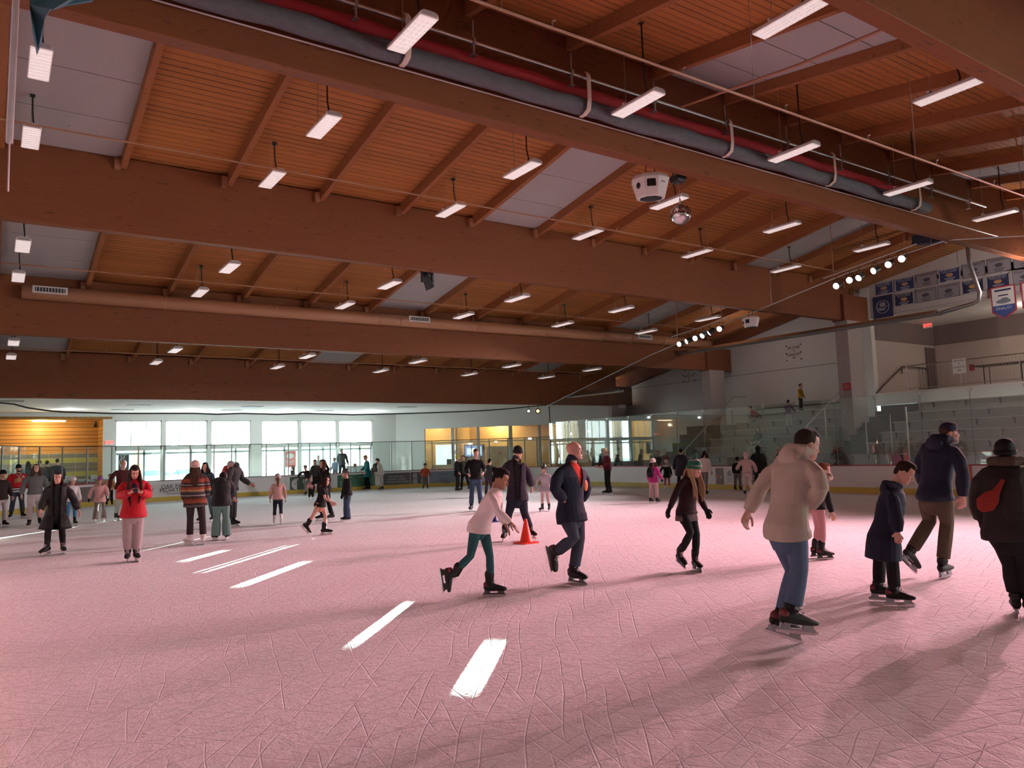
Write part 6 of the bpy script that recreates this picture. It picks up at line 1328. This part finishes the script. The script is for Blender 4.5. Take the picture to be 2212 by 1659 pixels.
f = person('skater in white hooded coat and pale trousers at the far boards', dict(foot=(825,1059), h=68, a=-100, ha=-96, hp=10, q=2, hair='short', hm=H_DKB, skate=('black','w'), hat=('band', BLK), pose=dict(lean=16, ra=(10,12,30)), top=dict(m=cloth('cream_coat', (.62,.58,.54)), off=.04, hem=.05), bottom=dict(m=cloth('stone_trouser', (.46,.43,.41)), off=.022)))
f = person('skater all in black just behind the white hooded coat', dict(foot=(814,1052.6), h=61, a=160, ha=160, q=2, hair='short', hm=H_BLK, skate=('black','b'), top=dict(m=BLK, off=.036, hem=.06), bottom=dict(m=BLK, off=.02)))
f = person('small child in red and orange jersey and black helmet alone by the far boards', dict(foot=(919,1057), h=54, a=2, ha=6, q=1, hair='short', hm=H_BRN, hat=('helmet', mat('black_helmet', (.02,.018,.02), .3), HOLD_W), gloves=GLV, skate=('black','w'), pose=dict(lean=3, ra=(14,22,20), la=(14,18,30)), top=dict(m=cloth('red_orange_jersey', (.42,.07,.03), .85, .01, 14, .5), off=.036, hem=.03), bottom=dict(m=cloth('white_stripe_legging', (.14,.12,.12)), off=.016)))
f = person('skater in black coat and lime green hood at the far boards', dict(foot=(988,1062), h=77, a=74, ha=74, q=2, hair='short', hm=H_BLK, hat=('beanie', cloth('lime_hat', (.46,.47,.05))), skate=('black','w'), pose=dict(lean=2), top=dict(m=BLK, off=.04, hem=.12, name='coat'), bottom=dict(m=BLK, off=.026)))
f = person('skater in grey green camouflage jacket beside the lime green hood', dict(foot=(1006,1061), h=76, a=-30, ha=-40, q=2, hair='short', hm=H_DKB, skate=('black','w'), pose=dict(lean=4, rl=(14,3,10), ll=(-10,3,20)), top=dict(m=cloth('camouflage', (.10,.11,.09), .9, .01, 9, .9), off=.036, hem=.06), bottom=dict(m=BLK, off=.018)))
f = person('skater in long grey black coat half hidden behind the girl in white', dict(foot=(1056,1074), st=1.45, a=150, ha=150, q=2, hair='short', hm=H_BLK, skate=('black','w'), pose=dict(lean=14, ra=(10,40,20)), top=dict(m=DGREY, off=.034, hem=.06), bottom=dict(m=cloth('violet_trouser', (.06,.025,.06)), off=.018)))

# ---------------------------------------------------------------- onlookers behind the glass and on the bleachers
def onlooker(label, x, y, z, st, a, top, bottom, group=None, **k):
    sp = dict(at=(x,y,z), foot=(0,0), st=st, a=a, ha=a, q=2, skate=None, top=dict(m=top, off=.035, hem=.05), bottom=dict(m=bottom, off=.018)); sp.update(k)
    f = person(label, sp, group)
    for zz in 'RL':
        A = f.J['a'+zz]; B = f.B; s = f.s
        m = MB(); m.tube([A+B @ Vector((0,-.05*s,-.10*s)), A+B @ Vector((0,.05*s,-.105*s)), A+B @ Vector((0,.15*s,-.12*s))], [(.045*s,.045*s),(.045*s,.04*s),(.035*s,.028*s)], 10, f.X, True)
        m.tube([A, A-Vector((0,0,.09*s))], .042*s, 8, None, True); m.build('shoe', BLACKP, f.root, True)
    return f
for k, (px, py, tp, hr, lab, a) in enumerate(((35,1000,cloth('slate_hood', (.05,.055,.06)),'long','onlooker in slate hood behind the left corner glass',175), (61,998,BLK,'long','onlooker with long dark hair at the counter behind the jersey man',178), (85,996,DGREY,'short','onlooker in charcoal behind the curly haired woman',170), (102,996,BLKP,'short','onlooker in big black coat at the alcove counter',182), (124,992,NAVY,'short','onlooker in navy jacket at the right of the alcove queue',178))):
    p = on(px, py, 1, 43.2+.35*(k % 2)); onlooker(lab, p.x, p.y, -.03, p.z/1.02, a, tp, BLK, hair=hr, hm=H_BLK, hl=.14)
p = on(738, 966, 1, 40.9); onlooker('tall man in dark open jacket standing on the bench by the tall windows', p.x, p.y, .42, 1.78, 150, DGREY, BLK, hair='short', hm=H_DKB, ha=-60, hp=20, sw=.128)
p = on(724, 994, 1, 40.7); onlooker('child in pale blue top at the glass beside the tall man', p.x, p.y, .42, 1.25, -40, cloth('powder_blue_top', (.24,.32,.46)), DENM, hair='short')
p = on(688, 982, 1, 41.2); onlooker('onlooker in frosty white jacket in front of the tall windows', p.x, p.y, .10, 1.72, -10, cloth('frost_jacket', (.50,.55,.54)), DENM, hair='short', hm=H_GRY)
p = on(1437, 972, 0, 26.2); onlooker('onlooker in red jacket behind the right corner glass', p.x, p.y, -.03, 1.62, -60, cloth('brick_red_jacket', (.22,.015,.025)), BLK, hair='short', hm=H_BLD)
p = on(1331, 962, 0, 26.0); onlooker('onlooker in black behind the glass next to the cream beanie', p.x, p.y, -.03, 1.70, 120, BLK, BLK, hair='short', hm=H_BLK)
p = on(1290, 962, 0, 26.6); onlooker('dark hooded figure standing in for a reflection in the corner glass', p.x, p.y, -.03, 1.68, -20, DGREY, BLK, hair='long', hm=H_BLK)  # figure added where the glass only shows a dark reflection
p = on(1423, 974, 0, 26.3); onlooker('onlooker in dark green coat beside the red jacket behind the glass', p.x, p.y, -.03, 1.55, -30, cloth('bottle_coat', (.03,.045,.04)), BLK, hair='short', hm=H_BLK)
onlooker('child in yellow hooded top standing on the highest bleacher bench', 32.62, 23.05, 3.36, 1.22, 60, YEL, DGREY, hair='short', hm=H_BLK, noface=True)
onlooker('child in purple top and pale trousers climbing the bleachers', 31.2, 22.75, 2.48, 1.28, 150, PURP, LGREY, hair='short', hm=H_BLK, pose=dict(lean=6, la=(60,30,40), ra=(30,16,30)))
onlooker('person in dark blue jacket sitting low on the left bleacher', 28.9, 22.9, 1.24, 1.55, -40, NAVY, DEND, hair='long', hm=H_BLK, pose=dict(lean=10, rl=(80,6,82), ll=(80,6,82), ra=(30,8,40), la=(30,8,40)))
onlooker('child in red top crouching on the upper left bleacher', 31.4, 24.9, 2.88, 1.2, -70, cloth('red_top', (.30,.012,.03)), DGREY, hair='short', hm=H_BLK, pose=dict(lean=50, rl=(95,8,120), ll=(95,8,120), ra=(30,8,40), la=(30,8,40)))
onlooker('person in cream hat low on the left bleacher behind the black hooded coat', 27.55, 20.6, .0, 1.55, -80, cloth('tan_jacket', (.20,.10,.08)), BLK, hair='short', hat=('beanie', cloth('cream_hat', (.62,.52,.42))))

# ---------------------------------------------------------------- cones on the ice
def cone(x, y, h, m, label):
    t = thing('traffic_cone', (x,y,0), label, 'traffic cone')
    b = MB(); w = .19*h/.45; b.prism([(-w,-w*.8,0),(-w*.8,-w,0),(w*.8,-w,0),(w,-w*.8,0),(w,w*.8,0),(w*.8,w,0),(-w*.8,w,0),(-w,w*.8,0)], (0,0,.025)); b.build('cone_base', m, t, bevel=.006)
    MB().lathe((0,0,.022), [(.135*h/.45,0),(.128*h/.45,.015),(.115*h/.45,.03),(.028*h/.45,h-.04),(.022*h/.45,h-.025),(.014*h/.45,h-.02)], 24).build('cone_body', m, t, smooth=True)
g_ = ground(1137,1173); cone(g_.x, g_.y, .46, mat('cone_orange', (.85,.045,.015), .4), 'bright orange traffic cone on the ice by the bending girl')
g_ = ground(1067,1127); cone(g_.x, g_.y, .42, mat('cone_blue', (.015,.03,.22), .4), 'dark blue traffic cone on the ice behind the bending girl')
# ================================================================== beyond the windows, lobby furniture
BRICK = mat('pale_brick', (.74,.70,.66), .9, var=.15, scale=8)
b = thing('street_building', (33,78,0), 'pale brick building across the street seen through the tall windows', 'building')
MB().span((-52,0,-.05), (13.5,6,7.2)).build('building_wall', BRICK, b)  # length and height shaped to keep the sun off the window banks
for k in range(7): MB().span((-48+k*8,-.06,1.2), (-43+k*8,.02,3.6)).build('shop_window', mat('dark_shop_glass', (.10,.13,.14), .1), b)
TANC = mat('tan_stone', (.58,.46,.33), .85)
for px in (296,477,637,785): 
    p = on(px, 940, 1, 47.6); struct(MB().span((p.x-.28,47.3,-.1), (p.x+.28,47.9,4.35)).build('porch_column', TANC))
def car(x, y, col, label, rz=0):
    t = thing('car', (x,y,-.06), label, 'car', None, rz)
    prof = [(-2.2,.30),(-2.25,.75),(-1.75,.95),(-1.05,1.42),(.55,1.45),(1.25,1.0),(2.1,.85),(2.25,.55),(2.2,.30)]
    MB().prism([(a,-.85,c) for a, c in prof], (0,1.7,0)).build('car_body', mat('car_paint_'+label.split()[0], col, .25), t, bevel=.08)
    MB().prism([(-1.45,-.87,.98),(-.98,-.87,1.34),(.48,-.87,1.36),(1.05,-.87,1.0)], (0,1.74,0)).build('car_windows', mat('car_glass', (.06,.09,.11), .08), t)
    for a in (-1.4,1.4):
        for s in (-.78,.78): MB().tube([(a,s-.1,.32),(a,s+.1,.32)], .32, 16).build('wheel', BLACKP, t)
p = on(330,1002,1,58); car(p.x, 58, (.35,.50,.62), 'pale blue parked car outside the first tall window')
p = on(410,1002,1,60); car(p.x, 60, (.75,.76,.77), 'white parked car outside the second tall window')
# posters hung on the window doors
def poster(px, py, w, h, m, label, y=YW+.108):
    p = on(px, py, 1, y); o = MB().box(p, (w,.015,h)).build('window_poster', m); return tag(o, label, 'poster')
o = poster(627, 992, .66, .95, mat('red_poster', (.60,.10,.10), .7), 'red and white poster on the window left of the black haired skater')
q = on(627,985,1,YW+.098); MB().ball(q, (.22,.006,.16), None, 14, 8).build('printed_badge', PAPER, o)
for k in range(3): MB().box(q+Vector((0,0,-.30-.09*k)), (.46-.08*k,.01,.03)).build('printed_rule', PAPER, o)
o = poster(267, 1000, .50, .95, mat('charcoal_poster', (.06,.065,.07), .7), 'dark poster with pale swirls on the first window door')
m = MB(); q = on(267,998,1,YW+.098)
for k in range(3): m.tube([q+Vector((-.16+.1*k+.05*math.sin(t*1.3+k),0,.38-t*.11)) for t in range(7)], .016, 5)
m.build('pale_swirl', PAPER, o)
tag(MB().box(on(1712,0,0,1) if 0 else (17.9,43.2,.62), (1.3,.5,1.3)).build('donation_box', mat('pale_box', (.62,.64,.64), .6), bevel=.01), 'pale boxes on the ledge right of the tall man', 'box')
struct(MB().span((15.0,40.5,-.03), (17.6,41.3,.42)).build('skate_bench_step', mat('dark_bench', (.10,.09,.085), .8)))
# alcove: counter, strip light, notices
ct = thing('counter', (1.6,42.6,0), 'dark counter along the left alcove behind the corner glass', 'counter')
MB().span((-1.5,-.25,0), (1.4,.25,.95)).build('counter_body', mat('dark_counter', (.10,.08,.075), .7), ct); MB().span((-1.55,-.32,.95), (1.45,.32,1.0)).build('counter_top', mat('dark_counter_top', (.16,.10,.10), .5), ct)
p = on(105,910,2,4.10); t = thing('strip_light', (p.x,46.4,4.10), 'warm lit strip light under the alcove ceiling', 'ceiling light'); MB().box((0,0,0), (1.5,.3,.05)).build('light_diffuser', mat('warm_diffuser', (1,.9,.7), .5, emit=((1,.86,.58),9)), t)
p = on(206,912,1,47.3); tag(MB().tube([(p.x,47.2,4.12),(p.x,47.2,3.95),(p.x,47.15,3.85)], [.05,.05,.09], 10).build('track_spotlight', BLACKM), 'small dark spotlight under the alcove ceiling', 'ceiling light')
for k, px in enumerate((148,203)): p = on(px,1027,1,39.75); p.z = 1.145; tag(MB().box(p, (.26,.01,.34), Matrix.Rotation(R(8),3,'X')).build('paper_notice', PAPER), ['left','right'][k]+' white paper notice propped on the ledge by the alcove', 'notice')
m = MB(); rnd = random.Random(4)
for k in range(26): m.ball((2.55+.075*k+rnd.uniform(-.03,.03), 39.75+rnd.uniform(-.1,.1), 1.0+rnd.uniform(0,.10)), (.10,.09,.06), Matrix.Rotation(rnd.uniform(0,3),3,'Z'), 8, 5)
o = m.build('skate_heap', mat('silvery_bundle', (.50,.50,.52), .35)); tag(o, 'heap of silvery bundled skates along the ledge by the alcove', 'skates', kind='stuff')
struct(MB().span((2.4,39.5,-.03), (4.7,40.0,.97)).build('ledge', mat('dark_red_ledge', (.20,.02,.035), .6)))
# lobby: screen, lit bright window, chairs, table, lights, thermostat
def LP(a, n, z): return L0+LM @ Vector((a,n,z))
t = thing('wall_screen', LP(4.55,2.2,1.95), 'wall mounted screen with a blue and yellow page in the lobby', 'screen')
MB().box((0,0,0), (1.25,.08,.80), LM).build('screen_bezel', BLACKM, t)
def sc_(a, z, w, h, c, e, nm): MB().box(LM @ Vector((a,-.045,z)), (w,.008,h), LM).build(nm, mat('screen_'+nm, c, .4, emit=(c,e)), t)
sc_(0,0,1.16,.71,(.20,.26,.45),1.6,'page'); sc_(-.18,-.03,.55,.42,(.70,.72,.70),1.8,'panel'); sc_(-.02,-.02,.20,.36,(.75,.60,.15),1.8,'block')
for k in range(5): MB().box(LM @ Vector((.38,-.052,.20-.1*k)), (.30,.006,.035), LM).build('row', mat('screen_row', (.8,.85,.9), .4, emit=((.8,.85,.95),1.8)), t)
lbox('wall_screen_backing', 3.9, 5.3, 2.28, 2.38, -.03, 2.36, LOBBYWOOD)
t = thing('office_window', LP(2.55,3.4,1.75), 'bright daylit office window at the left of the lobby', 'window')
MB().box((0,0,0), (1.9,.04,1.35), LM).build('bright_pane', mat('office_daylight', (.75,.92,1), .4, emit=((.72,.92,1.0),1.5)), t)
m = MB(); 
for k in range(12): a = k*math.pi/6; m.ball(LM @ Vector((.55+.42*math.cos(a),-.03,.15+.42*math.sin(a))), .03, None, 6, 4)
m.build('dial_dots', DTXT, t); MB().tube([LM @ Vector((.55+.14*math.cos(k*.628),-.03,.15+.17*math.sin(k*.628))) for k in range(11)], .03, 6).build('round_emblem', mat('bronze_mark', (.25,.15,.08), .5), t)
tag(MB().box(LP(2.6,2.2,.55), (1.9,.5,1.1), LM).build('reception_desk', mat('desk_beige', (.50,.40,.30), .6), bevel=.01), 'beige reception desk in the left part of the lobby', 'desk')
tag(MB().box(LP(2.9,2.1,1.28), (.3,.2,.36), LM).build('desk_monitor', BLACKM, bevel=.02), 'black monitor on the lobby reception desk', 'monitor')
def chair(a, n, z, label, rz):
    t = thing('chair', LP(a,n,0), label, 'chair', 'red lobby chairs', rz); CH = mat('red_plastic', (.30,.03,.035), .4)
    MB().box((0,0,z), (.44,.42,.03)).build('seat', CH, t, bevel=.01); MB().box((0,.21,z+.30), (.44,.03,.40), Matrix.Rotation(R(-8),3,'X')).build('backrest', CH, t, bevel=.012)
    for x in (-.19,.19):
        for y in (-.18,.18): MB().tube([(x,y,0),(x*.9,y*.9,z)], .012, 6).build('leg', STEEL, t)
chair(8.3,1.0,.62,'red high chair in the lobby left of the small table',R(40)); chair(10.2,1.2,.62,'red high chair in the lobby right of the small table',R(-60))
t = thing('cafe_table', LP(9.3,1.3,0), 'tall dark square table in the lobby between the red chairs', 'table')
MB().box((0,0,1.05), (.7,.7,.04), LM).build('table_top', mat('table_dark', (.05,.04,.04), .5), t); MB().tube([(0,0,0),(0,0,1.03)], .035, 8).build('pedestal', BLACKM, t); MB().box((0,0,.02), (.45,.45,.03), LM).build('foot', BLACKM, t)
for k, (a, n) in enumerate(((2.6,2.6),(5.9,2.6),(8.4,3.6))):
    t = thing('lobby_light', LP(a,n,4.2), 'bright rectangular ceiling light in the lobby, %s from the left' % ORD[k], 'ceiling light', 'lobby ceiling lights'); MB().box((0,0,0), (1.1,.35,.05), LM).build('diffuser', mat('warm_lobby_diffuser', (1,.9,.7), .5, emit=((1,.85,.55),8)), t)
lbox('lobby_cove', 7.3, 13, 3.9, 4.55, 3.55, 4.2, mat('cove_yellow', (.70,.50,.20), .5))
tag(MB().box(LP(6.3,2.2,1.75), (.22,.03,.22), LM).build('wall_notice', mat('notice_orange', (.55,.16,.08), .6)), 'small orange framed notice on the lobby wood', 'notice')
lbox('wall_lobby_panel', 5.4, 7.4, 2.24, 2.36, -.03, 2.2, LOBBYWOOD)
bpy.data.scenes.remove(TMP)
